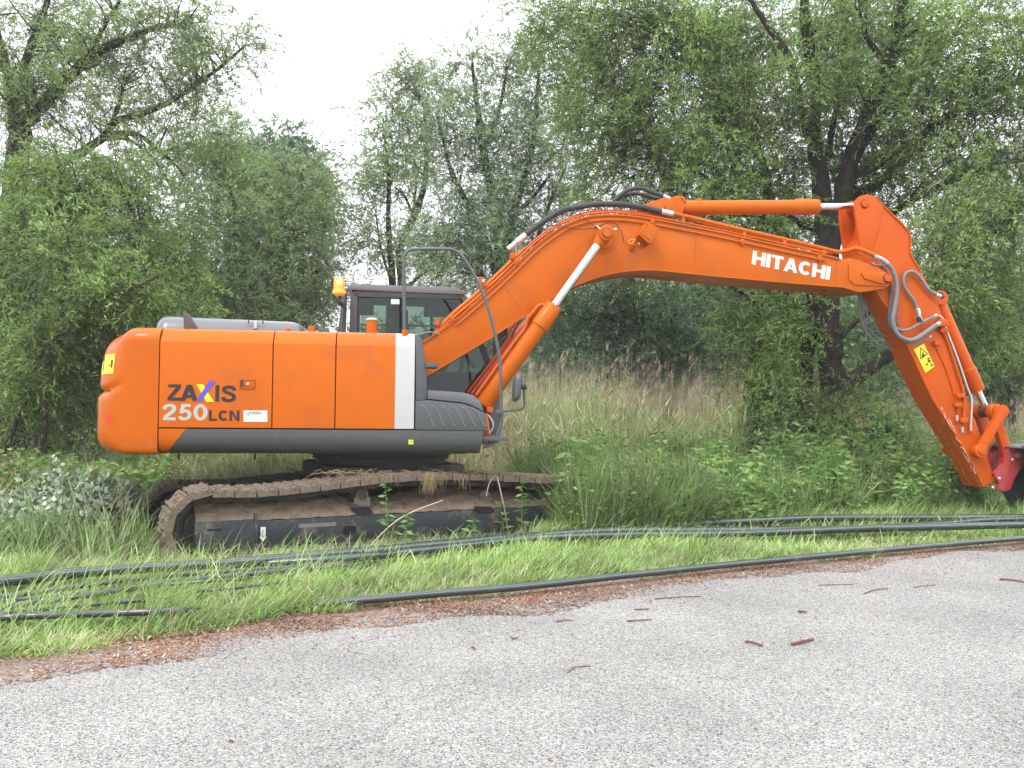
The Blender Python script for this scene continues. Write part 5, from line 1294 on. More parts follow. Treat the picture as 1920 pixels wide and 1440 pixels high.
# ---- mid left willow thicket
tree('willow_tree', 'bushy grey-green willow with drooping sprays left of the counterweight', 'tree',
  [[(85, 885, 14.5, .14), (80, 780, 14.5, .11), (92, 680, 14.4, .09), (118, 560, 14.3, .07), (130, 450, 14.2, .05), (120, 420, 14.2, .03)],
   [(88, 760, 14.5, .07), (140, 650, 14.3, .06), (190, 560, 14.1, .05), (240, 545, 14, .04), (300, 520, 13.9, .02)],
   [(30, 880, 14.9, .08), (10, 830, 14.9, .07), (35, 740, 14.8, .06), (60, 620, 14.7, .05), (20, 500, 14.7, .03)],
   [(150, 650, 14.3, .05), (230, 560, 14.4, .04), (270, 440, 14.4, .03)], [(112, 620, 12.7, .035), (120, 540, 12.6, .03), (131, 470, 12.5, .022), (122, 425, 12.4, .01)], [(105, 640, 12.8, .045), (150, 585, 12.6, .04), (200, 556, 12.4, .03), (250, 540, 12.3, .022), (300, 515, 12.2, .01)], [(80, 870, 13, .07), (82, 780, 12.8, .06), (92, 690, 12.7, .04), (108, 625, 12.7, .03)], [(0, 870, 13.2, .05), (30, 790, 13, .045), (55, 740, 12.9, .03), (70, 700, 12.8, .015)]],
  [(90, 480, 14, 110, 100), (210, 420, 14.2, 110, 100), (150, 320, 14.4, 90, 90), (60, 370, 14.4, 80, 90), (240, 330, 14.6, 60, 60), (300, 450, 14.6, 70, 90), (120, 600, 13.8, 120, 100), (250, 560, 14, 90, 90), (60, 700, 13.9, 90, 80), (170, 720, 14.1, 80, 80), (20, 800, 14.2, 60, 60), (130, 800, 14.5, 70, 60), (330, 560, 14.8, 70, 70), (0, 560, 14, 60, 120), (125, 470, 12.5, 45, 50, .35, .5), (250, 535, 12.3, 60, 25, .3, .5), (165, 570, 12.6, 40, 25, .3, .4), (50, 690, 12.8, 50, 50, .35, .5), (90, 640, 12.7, 30, 60, .3, .4)],
  LW, BARKG, per=56, ntw=6, nlf=16, tl=.5, ll=.092, lw=.021, branches=150, mixm=LWY)
# ---- tall left willow
tree('willow_tree', 'tall open willow at the left edge, forked trunk and long limb reaching into the sky', 'tree',
  [[(10, 890, 17, .36), (5, 700, 17, .34), (12, 560, 17, .30), (25, 420, 17, .26), (38, 250, 17, .19), (60, 215, 17, .14), (110, 165, 16.8, .11), (170, 105, 16.6, .09), (225, 78, 16.5, .07), (300, 50, 16.3, .04), (345, 52, 16.2, .02)],
   [(30, 250, 17, .14), (20, 160, 17, .11), (0, 90, 17, .1), (-20, -20, 17, .08)], [(60, 215, 17, .09), (45, 130, 16.9, .08), (80, 30, 16.8, .06), (100, -30, 16.7, .05)],
   [(165, 110, 16.6, .05), (195, 50, 16.4, .04), (225, 0, 16.2, .03)],
   [(35, 330, 17, .11), (110, 310, 17, .09), (190, 260, 16.8, .08), (215, 230, 16.7, .07), (260, 215, 16.6, .06), (310, 195, 16.5, .05), (360, 165, 16.4, .04), (420, 120, 16.3, .03), (460, 85, 16.2, .02)],
   [(195, 255, 16.8, .07), (250, 250, 16.7, .05), (290, 275, 16.6, .04), (330, 310, 16.5, .025), (345, 330, 16.5, .015)],
   [(205, 240, 16.7, .05), (225, 190, 16.6, .04), (230, 160, 16.5, .03)], [(190, 262, 16.7, .04), (240, 262, 16.6, .03), (290, 300, 16.5, .02), (320, 350, 16.4, .012)]],
  [(70, 60, 17, 110, 80, None, 1), (140, 110, 17.3, 90, 60, None, .9), (240, 90, 16.9, 90, 50, None, .8), (200, 40, 16.6, 110, 60, None, .9), (310, 40, 16.4, 90, 55, None, .8), (400, 60, 16.3, 70, 60, None, .7), (60, 130, 16.2, 90, 70, None, .6), (455, 80, 16.2, 32, 24, None, .25), (270, 130, 16.5, 80, 50, None, .5), (370, 130, 16.4, 70, 50, None, .5), (210, 200, 16.6, 80, 50, None, .9), (300, 230, 16.5, 80, 50, None, .8), (20, 180, 17, 70, 80, None, 1), (110, 200, 17.2, 80, 60, None, .8), (300, 290, 16.6, 60, 40, None, .5), (420, 110, 16.4, 60, 40, None, .6), (0, 320, 17, 60, 60, None, .6), (340, 190, 16.5, 50, 40, None, .5), (0, 40, 16.9, 60, 60, None, .7), (360, 20, 16.3, 60, 30, None, .4)],
  LWY, BARK, per=36, ntw=5, nlf=14, tl=.5, ll=.095, lw=.02, branches=240, mixm=LWY)
# ---- rounded willows behind the engine hood
tree('willow_tree', 'rounded pale willow rising behind the engine hood and beacon', 'tree',
  [[(470, 800, 22, .2), (478, 650, 22, .17), (470, 520, 22, .13), (440, 400, 22, .09), (420, 300, 22, .05)], [(475, 600, 22, .12), (520, 500, 22, .1), (560, 400, 22, .07), (565, 320, 22, .04)], [(590, 640, 22, .06), (585, 560, 22, .06), (600, 480, 22, .05), (610, 420, 22, .03)], [(575, 620, 22, .05), (560, 540, 22, .04), (540, 480, 22, .03)]],
  [(400, 300, 21, 70, 60), (470, 330, 22, 80, 50), (545, 340, 23, 60, 50), (590, 380, 23, 40, 60), (430, 420, 21, 110, 80), (540, 440, 22, 85, 70), (585, 500, 22, 50, 80), (470, 520, 21, 110, 80), (560, 570, 22, 75, 60), (400, 570, 21, 100, 80), (450, 640, 21, 150, 60), (400, 250, 21, 40, 40)],
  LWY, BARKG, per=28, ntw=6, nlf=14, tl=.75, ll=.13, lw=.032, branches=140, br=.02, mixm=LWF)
tree('willow_tree', 'dense grey-green tree top furthest back behind the rounded willow', 'tree',
  [[(520, 780, 30, .25), (520, 500, 30, .18), (500, 350, 30, .08)]],
  [(500, 290, 30, 60, 35), (555, 310, 30, 55, 40), (450, 300, 30, 50, 40), (590, 360, 30, 35, 50), (530, 350, 30, 60, 50)],
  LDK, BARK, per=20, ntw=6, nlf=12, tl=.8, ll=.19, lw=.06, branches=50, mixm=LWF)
# ---- thin trees in the middle
tree('willow_tree', 'slender sparse tree standing behind the cab with sky through its crown', 'tree',
  [[(735, 800, 24, .12), (738, 640, 24, .11), (735, 520, 24, .10), (728, 420, 24, .07), (730, 330, 24, .05), (722, 270, 24, .02)], [(750, 620, 24, .12), (752, 520, 24, .11), (750, 470, 24, .1), (778, 400, 24, .1), (795, 350, 24, .08), (800, 280, 24, .06), (795, 200, 24, .03)], [(772, 400, 24, .05), (760, 370, 24, .04), (742, 352, 24, .03)], [(775, 395, 24, .04), (780, 340, 24, .035), (778, 300, 24, .02)], [(735, 530, 24, .04), (715, 470, 24, .03), (705, 400, 24, .02)], [(755, 545, 24, .06), (785, 520, 24, .05), (800, 510, 24, .03)]],
  [(700, 300, 24, 40, 40, None, .22), (725, 230, 24, 38, 50, None, .28), (760, 170, 24, 50, 45, None, .45), (790, 230, 24, 45, 50, None, .5), (695, 380, 24, 42, 45, None, .3), (740, 330, 24, 45, 50, None, .3), (705, 460, 24, 40, 45, None, .28), (780, 300, 24, 40, 50, None, .45), (775, 460, 24, 40, 45, None, .3), (800, 160, 24, 45, 40, None, .5)],
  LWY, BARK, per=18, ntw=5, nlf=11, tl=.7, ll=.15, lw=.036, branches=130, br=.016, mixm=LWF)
tree('willow_tree', 'tall many-stemmed willow behind the boom elbow and the round handrail', 'tree',
  [[(940, 780, 20, .2), (938, 560, 20, .18), (935, 440, 20, .14), (915, 330, 20, .1), (900, 230, 20, .07), (885, 120, 20, .03)], [(950, 600, 20, .15), (955, 460, 20, .12), (968, 380, 20, .1), (992, 300, 20, .08), (1005, 220, 20, .06), (1010, 130, 20, .03)], [(930, 500, 20, .1), (890, 410, 20, .08), (850, 330, 20, .06), (830, 260, 20, .03)], [(905, 280, 20, .06), (935, 210, 20, .05), (950, 130, 20, .03)], [(985, 560, 20, .08), (1010, 440, 20, .06), (1040, 360, 20, .04), (1060, 320, 20, .02)], [(960, 400, 20, .06), (990, 380, 20, .05), (1030, 330, 20, .03)], [(900, 520, 20, .08), (895, 430, 20, .06), (880, 380, 20, .04)]],
  [(880, 120, 20, 55, 45, None, .7), (950, 120, 20, 60, 50, None, .6), (1010, 140, 20, 60, 70, None, .6), (840, 180, 20, 50, 50, None, .7), (910, 210, 20, 80, 60, None, .8), (850, 270, 20, 60, 60, None, .8), (970, 260, 20, 80, 70, None, .8), (1040, 240, 20, 50, 70, None, .5), (880, 350, 20, 90, 60, None, .8), (980, 360, 20, 90, 60, None, .8), (850, 430, 20, 80, 60, None, .8), (940, 450, 20, 100, 60, None, .9), (1040, 420, 20, 70, 70, None, .6), (870, 510, 20, 90, 50, None, .9), (800, 480, 20, 50, 50, None, .5), (980, 530, 20, 100, 60), (1060, 340, 20, 50, 50, None, .45)],
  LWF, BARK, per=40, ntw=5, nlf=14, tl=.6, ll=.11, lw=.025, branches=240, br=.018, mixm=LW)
# ---- under the boom
tree('willow_tree', 'dense dark willow under the boom with a leaning black trunk', 'tree',
  [[(1435, 790, 21, .30), (1400, 745, 21, .28), (1370, 670, 21, .26), (1335, 600, 21, .22), (1300, 530, 21, .17), (1270, 470, 21, .12)], [(1330, 600, 21, .1), (1318, 560, 21, .08), (1320, 520, 21, .06)], [(1380, 690, 21, .09), (1340, 690, 20.5, .08), (1290, 680, 20.3, .07), (1245, 710, 20, .04)], [(1130, 740, 20, .07), (1150, 680, 20, .06), (1170, 630, 20, .05), (1140, 600, 20, .04), (1090, 600, 20, .03)], [(1165, 650, 20, .05), (1110, 660, 20, .04), (1060, 690, 20, .02)]],
  [(1110, 560, 20, 75, 40, None, .7), (1190, 560, 20, 80, 50), (1240, 620, 20, 80, 60), (1160, 620, 20, 60, 45, None, .9), (1270, 560, 20.5, 70, 50), (1300, 660, 20, 60, 60, None, .9), (1220, 680, 19.6, 90, 35), (1350, 560, 21.5, 70, 60), (1370, 640, 21.8, 50, 60), (1070, 620, 20.5, 50, 40, None, .5), (1100, 680, 20, 60, 30, None, .6), (1270, 700, 19.5, 60, 30)],
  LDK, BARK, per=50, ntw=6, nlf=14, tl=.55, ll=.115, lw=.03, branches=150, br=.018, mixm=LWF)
tree('willow_tree', 'silvery willow to the right of the arm behind the bucket cylinder', 'tree',
  [[(1900, 820, 19, .16), (1880, 700, 19, .14), (1890, 560, 19, .1), (1900, 420, 19, .07)], [(1885, 700, 19, .08), (1830, 620, 19, .06), (1800, 540, 19, .04)]],
  [(1850, 650, 19, 80, 60), (1910, 600, 19, 60, 80), (1790, 640, 19.4, 60, 60), (1880, 480, 19.5, 80, 80, None, .6), (1760, 700, 19, 70, 40), (1900, 720, 19, 60, 40), (1830, 720, 19, 60, 30)],
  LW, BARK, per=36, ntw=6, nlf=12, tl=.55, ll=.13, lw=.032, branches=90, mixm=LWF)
# far woodland closing the gaps under the crowns
far = []
rs = random.Random(21)
for px in range(-200, 2150, 60):
    top = 600 if px < 620 else (640 if px < 1050 else 600)
    far.append((px+rs.uniform(-20, 20), top+rs.uniform(10, 60)+(120 if 560 < px < 740 else 0), 34+rs.uniform(-3, 5), 55, 70, 2.0, .8)); far.append((px+rs.uniform(-20, 20), top+120+rs.uniform(-10, 10), 30, 60, 45, 2.0, .9))
C_, D_ = crown_points(far, 10); Vl, Tw, NR = spray(C_, D_, 6, 11, 1.0, .3, .13, .3, twr=.012)
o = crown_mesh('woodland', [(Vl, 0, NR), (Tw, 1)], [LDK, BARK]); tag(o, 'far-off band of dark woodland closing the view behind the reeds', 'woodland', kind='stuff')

# far buildings glimpsed through the trees
def house(name, label, px0, px1, pyt, pyb, dep, wm, rm, roofh, floors, cols):
    a = W(px0, pyb, dep); b = W(px1, pyt, dep); r = empty(name, (a.x, dep, 0)); tag(r, label, 'building')
    w = b.x-a.x; h = b.z; bm = BM(); box(bm, 0, w, 0, 9, -.5, h, .02); build('wall', bm, wm, r)
    bm = BM(); 
    if roofh > .5:
        vs = [(-.4, -.5, h), (w+.4, -.5, h), (w+.4, 4.5, h+roofh), (-.4, 4.5, h+roofh), (-.4, 9.5, h), (w+.4, 9.5, h)]
        v = [bm.verts.new(q) for q in vs]; bm.faces.new(v[:4]); bm.faces.new((v[3], v[2], v[5], v[4])); bm.faces.new((v[0], v[3], v[4])); bm.faces.new((v[1], v[5], v[2]))
    else: box(bm, -.2, w+.2, -.2, 9.2, h+.003, h+.3, .02)
    build('roof', bm, rm, r)
    for i in range(cols):
        for j in range(floors):
            x = w*(i+.5)/cols; z = h*(j+.55)/floors; bm = BM(); box(bm, x-.6, x+.6, -.04, .02, z-.7, z+.7, .01); wf = build('window', bm, mat('window_frame_white', (.6, .6, .58), .5, .05, 3), r)
            bm = BM(); box(bm, x-.5, x+.5, -.05, -.041, z-.6, z+.6, 0); build('pane', bm, mat('dark_window_glass', (.06, .07, .08), .1, .1, 3), wf)
house('house', 'low house with red tiled roof glimpsed between the trees under the boom', 990, 1180, 640, 700, 46, mat('render_offwhite', (.6, .55, .5), .9, .08, 2), mat('red_roof_tiles', (.42, .12, .10), .85, .15, 12), 1.6, 1, 4)
house('apartment_block', 'tall pale concrete building glimpsed through leaves at the right edge', 1850, 2080, 290, 760, 60, mat('pale_concrete', (.62, .60, .56), .9, .06, 1), mat('roof_grey', (.3, .3, .3), .9, .1, 2), .2, 6, 4)
# distant rail fence behind the reeds
r = empty('railing', W(930, 800, 24)); tag(r, 'low dark fence with thin top rail seen beyond the reeds behind the mirror', 'fence'); o0 = r.location.copy()
bm = BM(); tube(bm, [W(850, 795, 24)-o0, W(1460, 800, 24)-o0], .02, 6); build('rail', bm, mat('rust_rail', (.22, .15, .12), .8, .2, 5), r)
bm = BM(); tube(bm, [W(850, 802, 24)-o0, W(1460, 807, 24)-o0], .06, 6); build('lower_rail', bm, DARKST, r)
bm0 = BM(); p = W(860, 798, 24); rod(bm0, Vector((0, 0, -p.z-.2)), Vector((0, 0, .04)), .035, 6); post = build('post', bm0, DARKST, r); post.location = W(860, 797, 24)-o0
for k in range(1, 14):
    q = post.copy(); COL.objects.link(q); q.parent = r; q.location = W(860+k*45, 797+k*.4, 24)-o0

# ---------------------------------------------------------------- pipes
PIPE = mat('black_polyethylene', (.035, .035, .042), .3, .2, 3, coat=.6, dirt=(.12, .11, .10), dscale=4, dthr=.62)
STRIPE = mat('green_pipe_stripe', (.10, .45, .26), .4, .05, 4)
def ground_pipe(pts, r, label, stripe=True, vis=-999):
    P = []
    for a, b in pts:
        g = G(a, b, r+.03); e_ = (a, b) == pts[-1] and a < 1000; zz = gz1(g.x, g.y)+r*.9+.03+(.045 if r > .034 else .025)-(.10 if e_ else 0)-(.085*min(1, max(0, (vis+60-a)/330)) if vis > 0 else 0); g = G(a, b, zz); P.append(Vector((g.x, g.y, zz)))
    P = smooth_pts(P, 10); PX.extend([(q.x, q.y, r) for q in P if 960+q.x/q.y*1600 > vis and (pts[-1][0] > 1000 or 960+q.x/q.y*1600 < pts[-1][0]-170)]); off = P[0].copy(); P = [p-off for p in P]
    root = empty('plastic_pipe', off); tag(root, label, 'pipe', 'black plastic pipes laid along the verge')
    bm = BM(); tube(bm, P, r, 16); build('pipe_body', bm, PIPE, root, 60)
    if stripe:
        for an in (28, 96, 205):
            bm = BM(); rows = []
            for i, p in enumerate(P):
                t = (P[min(i+1, len(P)-1)]-P[max(i-1, 0)]).normalized(); s = t.cross(Vector((0, 0, 1))).normalized(); u = s.cross(t)
                rows.append([bm.verts.new(p+(s*math.cos(R(a_))+u*math.sin(R(a_)))*(r+.0012)) for a_ in (an-1.9, an+1.9)])
            for i in range(len(rows)-1): bm.faces.new((rows[i][0], rows[i][1], rows[i+1][1], rows[i+1][0]))
            build('green_stripe', bm, STRIPE, root, 60)
PX = []
PIPES = [
 ([(400, 1148), (520, 1138), (660, 1127), (820, 1113), (1000, 1098), (1200, 1076), (1500, 1046), (1920, 1009), (2300, 985)], .030, 'pipe nearest the road, emerging from the grass and running alone to the right', True, 720),
 ([(-300, 1146), (0, 1119), (275, 1083), (480, 1068), (560, 1063), (650, 1056), (760, 1046)], .021, 'upper glinting pipe of the left bundle', False, -999),
 ([(-300, 1150), (0, 1127), (175, 1110), (300, 1097), (420, 1088), (520, 1084)], .015, 'thin pipe between the two glinting pipes of the left bundle', False, -999),
 ([(-300, 1163), (0, 1138), (150, 1118), (310, 1094), (450, 1078), (600, 1064), (660, 1060), (760, 1053)], .023, 'lower glinting pipe of the left bundle', False, -999),
 ([(-300, 1170), (0, 1149), (190, 1132), (320, 1122), (420, 1120)], .015, 'thin pipe just above the lowest pipe of the left bundle', False, -999),
 ([(-300, 1164), (0, 1158), (60, 1155), (210, 1150), (330, 1146), (420, 1146)], .024, 'lowest and thickest pipe of the left bundle, ending in the grass', False, -999),
 ([(340, 1112), (430, 1103), (520, 1093), (600, 1084)], .014, 'short dark stretch of pipe in the grass right of the left bundle', False, 380),
 ([(-300, 1108), (0, 1090), (125, 1076), (260, 1066), (425, 1056), (600, 1041), (700, 1033), (800, 1023), (960, 1009), (1100, 998), (1200, 995), (1350, 995), (1550, 993), (1750, 988), (1920, 984), (2300, 976)], .043, 'long pipe curving from the left edge past the tracks, front one of the right bundle', True, -999),
 ([(400, 1063), (650, 1047), (750, 1037), (850, 1026), (960, 1013), (1050, 1007), (1200, 1003), (1400, 1000), (1650, 989), (1800, 979), (1920, 973), (2300, 966)], .038, 'middle pipe of the right bundle with green stripes', True, 560),
 ([(900, 1022), (1050, 1001), (1250, 985), (1430, 976), (1520, 972), (1620, 971), (1780, 971), (1920, 970), (2300, 968)], .045, 'rearmost thick pipe with pale green stripe below the willow foot', True, 1000)]
for p in PIPES: ground_pipe(*p)
PX = np.array(PX)


def near_pipe(x, y, front=.36, back=.06):
    front = .10+.052*y
    k = np.zeros(len(x), bool)
    for px_, py_, r_ in PX[::2]:
        if abs(px_) > 16: continue
        k |= (np.abs(x-px_) < .22) & (y > py_-front-(0)) & (y < py_+back)
    return k
# ---------------------------------------------------------------- blades (grass, reeds)
def blades(B, H, Wd, lean, az, segs=3, curl=.6):
    """tapered curved strips; B base, H length, lean 0..1, az heading"""
    N = len(B); dirh = np.stack([np.cos(az), np.sin(az), np.zeros(N)], -1); side = np.stack([-np.sin(az+.0), np.cos(az), np.zeros(N)], -1)
    tw = rng.uniform(-1, 1, (N, 1)); side = unit(side*np.cos(tw)+dirh*np.sin(tw))
    K = segs+1; V = np.empty((N, 2*segs+1, 3), np.float32)
    for k in range(K):
        t = k/segs; ang = lean*(.35+curl*1.4*t)*1.25
        if k == 0: P = B.copy(); prev = P
        else:
            st = H/segs; P = prev+np.stack([dirh[:, 0]*np.sin(ang)*st, dirh[:, 1]*np.sin(ang)*st, np.cos(ang)*st], -1); prev = P
        if k < segs:
            w = (Wd*(1-.55*t)*.5)[:, None]; V[:, 2*k] = P-side*w; V[:, 2*k+1] = P+side*w
        else: V[:, 2*segs] = P
    lp = []
    for k in range(segs-1): lp += [2*k, 2*k+1, 2*k+3, 2*k+2]
    lp += [2*segs-2, 2*segs-1, 2*segs]; sz = [4]*(segs-1)+[3]
    nv = 2*segs+1
    loops = (np.array(lp)[None]+np.arange(N)[:, None]*nv).ravel(); return V.reshape(-1, 3), loops, np.tile(sz, N)
def join_blades(name, sets, mats, **kw):
    Vs, Ls, Ss, Ms = [], [], [], []; off = 0
    for (V, l, s), m in sets:
        Vs.append(V); Ls.append(l+off); Ss.append(s); Ms.append(np.full(len(s), m)); off += len(V)
    return mk(name, np.concatenate(Vs), np.concatenate(Ls), np.concatenate(Ss), mats, np.concatenate(Ms))
def area(n, x0, x1, y0, y1, f):
    out = []
    tot = 0
    while tot < n:
        x = rng.uniform(x0, x1, n); y = rng.uniform(y0, y1, n); k = f(x, y); out.append(np.stack([x[k], y[k]], -1)); tot += k.sum()
        if k.sum() == 0: break
    P = np.concatenate(out)[:n]; return np.column_stack([P, gz(P[:, 0], P[:, 1])-.01])
def inview(x, y, m=1.08): return (y > 3) & (np.abs(x)/np.maximum(y, .1) < .6*m)
def edge_noise(x): return .10+.10*np.sin(x*3.1)+.07*np.sin(x*7.7+1)+.05*np.sin(x*15)
# keep-out of the track footprint
tx, ty = math.cos(R(28)), math.sin(R(28))
def in_track(x, y, m=0):
    dx, dy = x-MO.x, y-MO.y; u = dx*tx+dy*ty; v = -dx*ty+dy*tx
    return (np.abs(u) < 2.7+m) & (np.abs(v) < 1.52+m)
def front_of_track(x, y):
    dx, dy = x-MO.x, y-MO.y; return -dx*ty+dy*tx
def clumpy(x, y, s=1.3, ph=0): return .5+.5*np.sin(x*s*2.1+ph+1.3*np.sin(y*s*1.7))*np.sin(y*s*2.6+ph*2+1.1*np.sin(x*s*1.9))
fg = lambda x, y: inview(x, y) & (sdist(x, y) > edge_noise(x)) & (~in_track(x, y, .05))
near = lambda x, y: fg(x, y) & (front_of_track(x, y) < -1.5) & (rng.random(len(x)) < .35+.65*clumpy(x, y))
P = area(13500, -7, 14, 4, 16, lambda x, y: near(x, y) & (sdist(x, y) < 5) & (rng.random(len(x)) < np.clip(8/y, .3, 1)**1.5))
q = 13; taz = np.repeat(rng.normal(.25, .9, len(P)), q); tlean = np.repeat(rng.uniform(.5, 1.35, len(P)), q); th = np.repeat(rng.uniform(.75, 1.3, len(P)), q)
P = np.repeat(P, q, 0); n = len(P); P[:, :2] += rng.normal(0, .05, (n, 2)); P[:, 2] = gz(P[:, 0], P[:, 1])-.01
dE = sdist(P[:, 0], P[:, 1]); hh = rng.uniform(.12, .36, n)*th*np.clip(.4+dE*.5, .35, 1.0)*(.7+.5*clumpy(P[:, 0], P[:, 1], .8, 2))
np_ = near_pipe(P[:, 0], P[:, 1]); cut_ = rng.random(n) < np.where((P[:, 0] < -1) & (P[:, 1] < 8.5), .86, .93); hh = np.where(np_ & cut_, hh*.25, hh); fr_ = front_of_track(P[:, 0], P[:, 1]); hh = np.where((fr_ > -2.4) & in_track(P[:, 0], P[:, 1], .9) & (P[:, 0] < .2) & (rng.random(n) < .9), hh*.3, hh)
s1 = blades(P, hh, rng.uniform(.005, .012, n)*np.clip(P[:, 1]/7, 1, 1.5), np.clip(tlean*rng.uniform(.6, 1.15, n), .2, 1.5), taz+rng.normal(0, .7, n), 3, .75)
# straw among it
P2 = area(14000, -7, 14, 4, 16, lambda x, y: near(x, y) & (sdist(x, y) < 4) & (~near_pipe(x, y))); n2 = len(P2)
s2 = blades(P2, rng.uniform(.1, .3, n2), rng.uniform(.003, .006, n2), rng.uniform(.5, 1.3, n2), rng.uniform(-3.1, 3.1, n2))
o = join_blades('grass', [(s1, 0), (s2, 1)], [GRASS, REEDD]); tag(o, 'bright fresh grass on the verge between the road and the tracks', 'grass', kind='stuff')
# taller darker grass and weeds behind and around the right end of the track
def back(x, y): return inview(x, y) & (sdist(x, y) > .6) & (front_of_track(x, y) > -1.5) & (~in_track(x, y, -.0)) & (y < 19)
def right_weeds(x, y):
    dx, dy = x-MO.x, y-MO.y; u = dx*tx+dy*ty; v = -dx*ty+dy*tx; return inview(x, y) & (sdist(x, y) > .8) & (u > 1.55) & (v > -2.05) & (v < 0.6+(u-1.6)*.5) & ~((u < 2.7) & (v > -1.5) & (v < 1.5)) 
P = area(26000, -8, 14, 7, 19, lambda x, y: back(x, y) & (rng.random(len(x)) < .3+.7*clumpy(x, y, 1, 1))); n = len(P)
k = 1-np.clip((P[:, 1]-15)/5, 0, .5)
s1 = blades(P, rng.uniform(.25, .75, n)*(.6+.7*clumpy(P[:, 0], P[:, 1], 1.7, 6)), rng.uniform(.008, .018, n), rng.uniform(.2, 1.0, n), rng.uniform(-3.1, 3.1, n), 3)
P = area(9000, .1, 6, 8, 15, lambda x, y: right_weeds(x, y) & (y < 12.5)); n = len(P)
def uv(x, y):
    dx, dy = x-MO.x, y-MO.y; return dx*tx+dy*ty, -dx*ty+dy*tx
def end_tuft(x, y):
    u, v = uv(x, y); return (u > 1.6) & (u < 3.5) & (((v > -2.1) & (v < -1.52)) | ((u > 2.68) & (v < 1.6) & (v > -2.1))) & (rng.random(len(x)) < np.clip((u-1.5)*1.5, .1, 1))
P3 = area(9500, -1, 5, 8, 14, end_tuft); n3 = len(P3)
s3 = blades(P3, rng.uniform(.45, 1.15, n3), rng.uniform(.008, .018, n3), rng.uniform(.15, .95, n3), rng.uniform(-3.1, 3.1, n3), 4)
s2 = blades(P, rng.uniform(.3, .9, n)*(.75+.4*clumpy(P[:, 0], P[:, 1], 1.5)), rng.uniform(.008, .018, n), rng.uniform(.15, .8, n), rng.normal(2.2, 1.5, n), 4)
P = area(7000, -8, 14, 9, 19, lambda x, y: (back(x, y) | right_weeds(x, y)) & (rng.random(len(x)) < clumpy(x, y, 1.5, 5)**2)); n = len(P)
s4 = blades(P, rng.uniform(.3, 1.05, n), rng.uniform(.004, .009, n), rng.uniform(.05, .8, n), rng.uniform(-3.1, 3.1, n), 3)
P = area(5000, -8, 14, 9, 19, lambda x, y: (back(x, y) | right_weeds(x, y)) & (rng.random(len(x)) < clumpy(x, y, 2.3, 8)**2)); n = len(P)
s5 = blades(P, rng.uniform(.3, 1.0, n), rng.uniform(.012, .026, n), rng.uniform(.3, 1.1, n), rng.uniform(-3.1, 3.1, n), 4)
o = join_blades('tall_grass', [(s1, 0), (s2, 0), (s3, 0), (s4, 1), (s5, 2)], [GRASSD, REEDD, REEDG]); tag(o, 'tall rank grass growing over the right end of the track and behind the machine', 'grass', kind='stuff')
# reed belt
def reedz(x, y):
    px = 960+x/y*1600; u, v = uv(x, y); vmin = 1.9-1.9*np.clip((u-2.9)/1.6, 0, 1)-.5*clumpy(x, y, .9, 7)
    return inview(x, y) & (~in_track(x, y, .2)) & (v > vmin) & (px > 330) & (y > 10.8) & ((px < 1400) | (y > 16.5) | ((px > 1640) & (y > 13))) & (rng.random(len(x)) < .3+.7*clumpy(x, y, .7, 3))
P = area(40000, -7, 14, 10.5, 22, reedz); n = len(P)
dry = (clumpy(P[:, 0], P[:, 1], .35, 1)+rng.normal(0, .25, n)+.4*(P[:, 1] > 16)) > .66
hr_ = rng.uniform(.85, 1.5, n)*(.8+.25*clumpy(P[:, 0], P[:, 1], .5, 5)); hr_ = hr_*np.clip(1.05+(P[:, 1]-12)*.11, .85, 1.85)*(.75+.45*clumpy(P[:, 0], P[:, 1], 2.2, 2))
px = 960+P[:, 0]/P[:, 1]*1600; hr_ *= np.where(px < 640, .7, 1); hr_ *= np.where(px > 1600, .75, 1)
# stems upright + leaves arching from them
sd_ = blades(P[dry], hr_[dry]*1.08, rng.uniform(.007, .013, dry.sum()), rng.uniform(0, .22, dry.sum()), rng.uniform(-3.1, 3.1, dry.sum()), 2)
sg = blades(P[~dry], hr_[~dry], rng.uniform(.009, .018, (~dry).sum()), rng.uniform(.02, .35, (~dry).sum()), rng.uniform(-3.1, 3.1, (~dry).sum()), 3)
m = 3; LB = np.repeat(P, m, 0); hb = np.repeat(hr_, m)*rng.uniform(.25, .85, n*m); LB = LB+np.column_stack([rng.normal(0, .02, n*m), rng.normal(0, .02, n*m), hb]); dl = np.repeat(dry, m)
lb_d = blades(LB[dl], rng.uniform(.15, .4, dl.sum()), rng.uniform(.010, .018, dl.sum()), rng.uniform(.5, 1.3, dl.sum()), rng.uniform(-3.1, 3.1, dl.sum()), 2)
lb_g = blades(LB[~dl], rng.uniform(.2, .45, (~dl).sum()), rng.uniform(.012, .024, (~dl).sum()), rng.uniform(.4, 1.2, (~dl).sum()), rng.uniform(-3.1, 3.1, (~dl).sum()), 2)
# plumes
kp = rng.random(n) < .10*(P[:, 1] > 14); PB = P[kp]+np.column_stack([rng.normal(0, .03, kp.sum()), rng.normal(0, .03, kp.sum()), hr_[kp]*.98]); q = 9
PB = np.repeat(PB, q, 0); pl = blades(PB+rng.normal(0, .02, PB.shape), rng.uniform(.10, .26, len(PB)), rng.uniform(.006, .012, len(PB)), rng.uniform(.1, 1.0, len(PB)), np.repeat(rng.uniform(-.8, .8, kp.sum()), q)+rng.normal(0, .5, len(PB)), 2)
o = join_blades('reeds', [(sd_, 0), (sg, 1), (lb_d, 0), (lb_g, 1), (pl, 2)], [REEDD, REEDG, PLUME]); tag(o, 'belt of dry and green reeds with brown plumes behind the machine', 'reeds', kind='stuff')
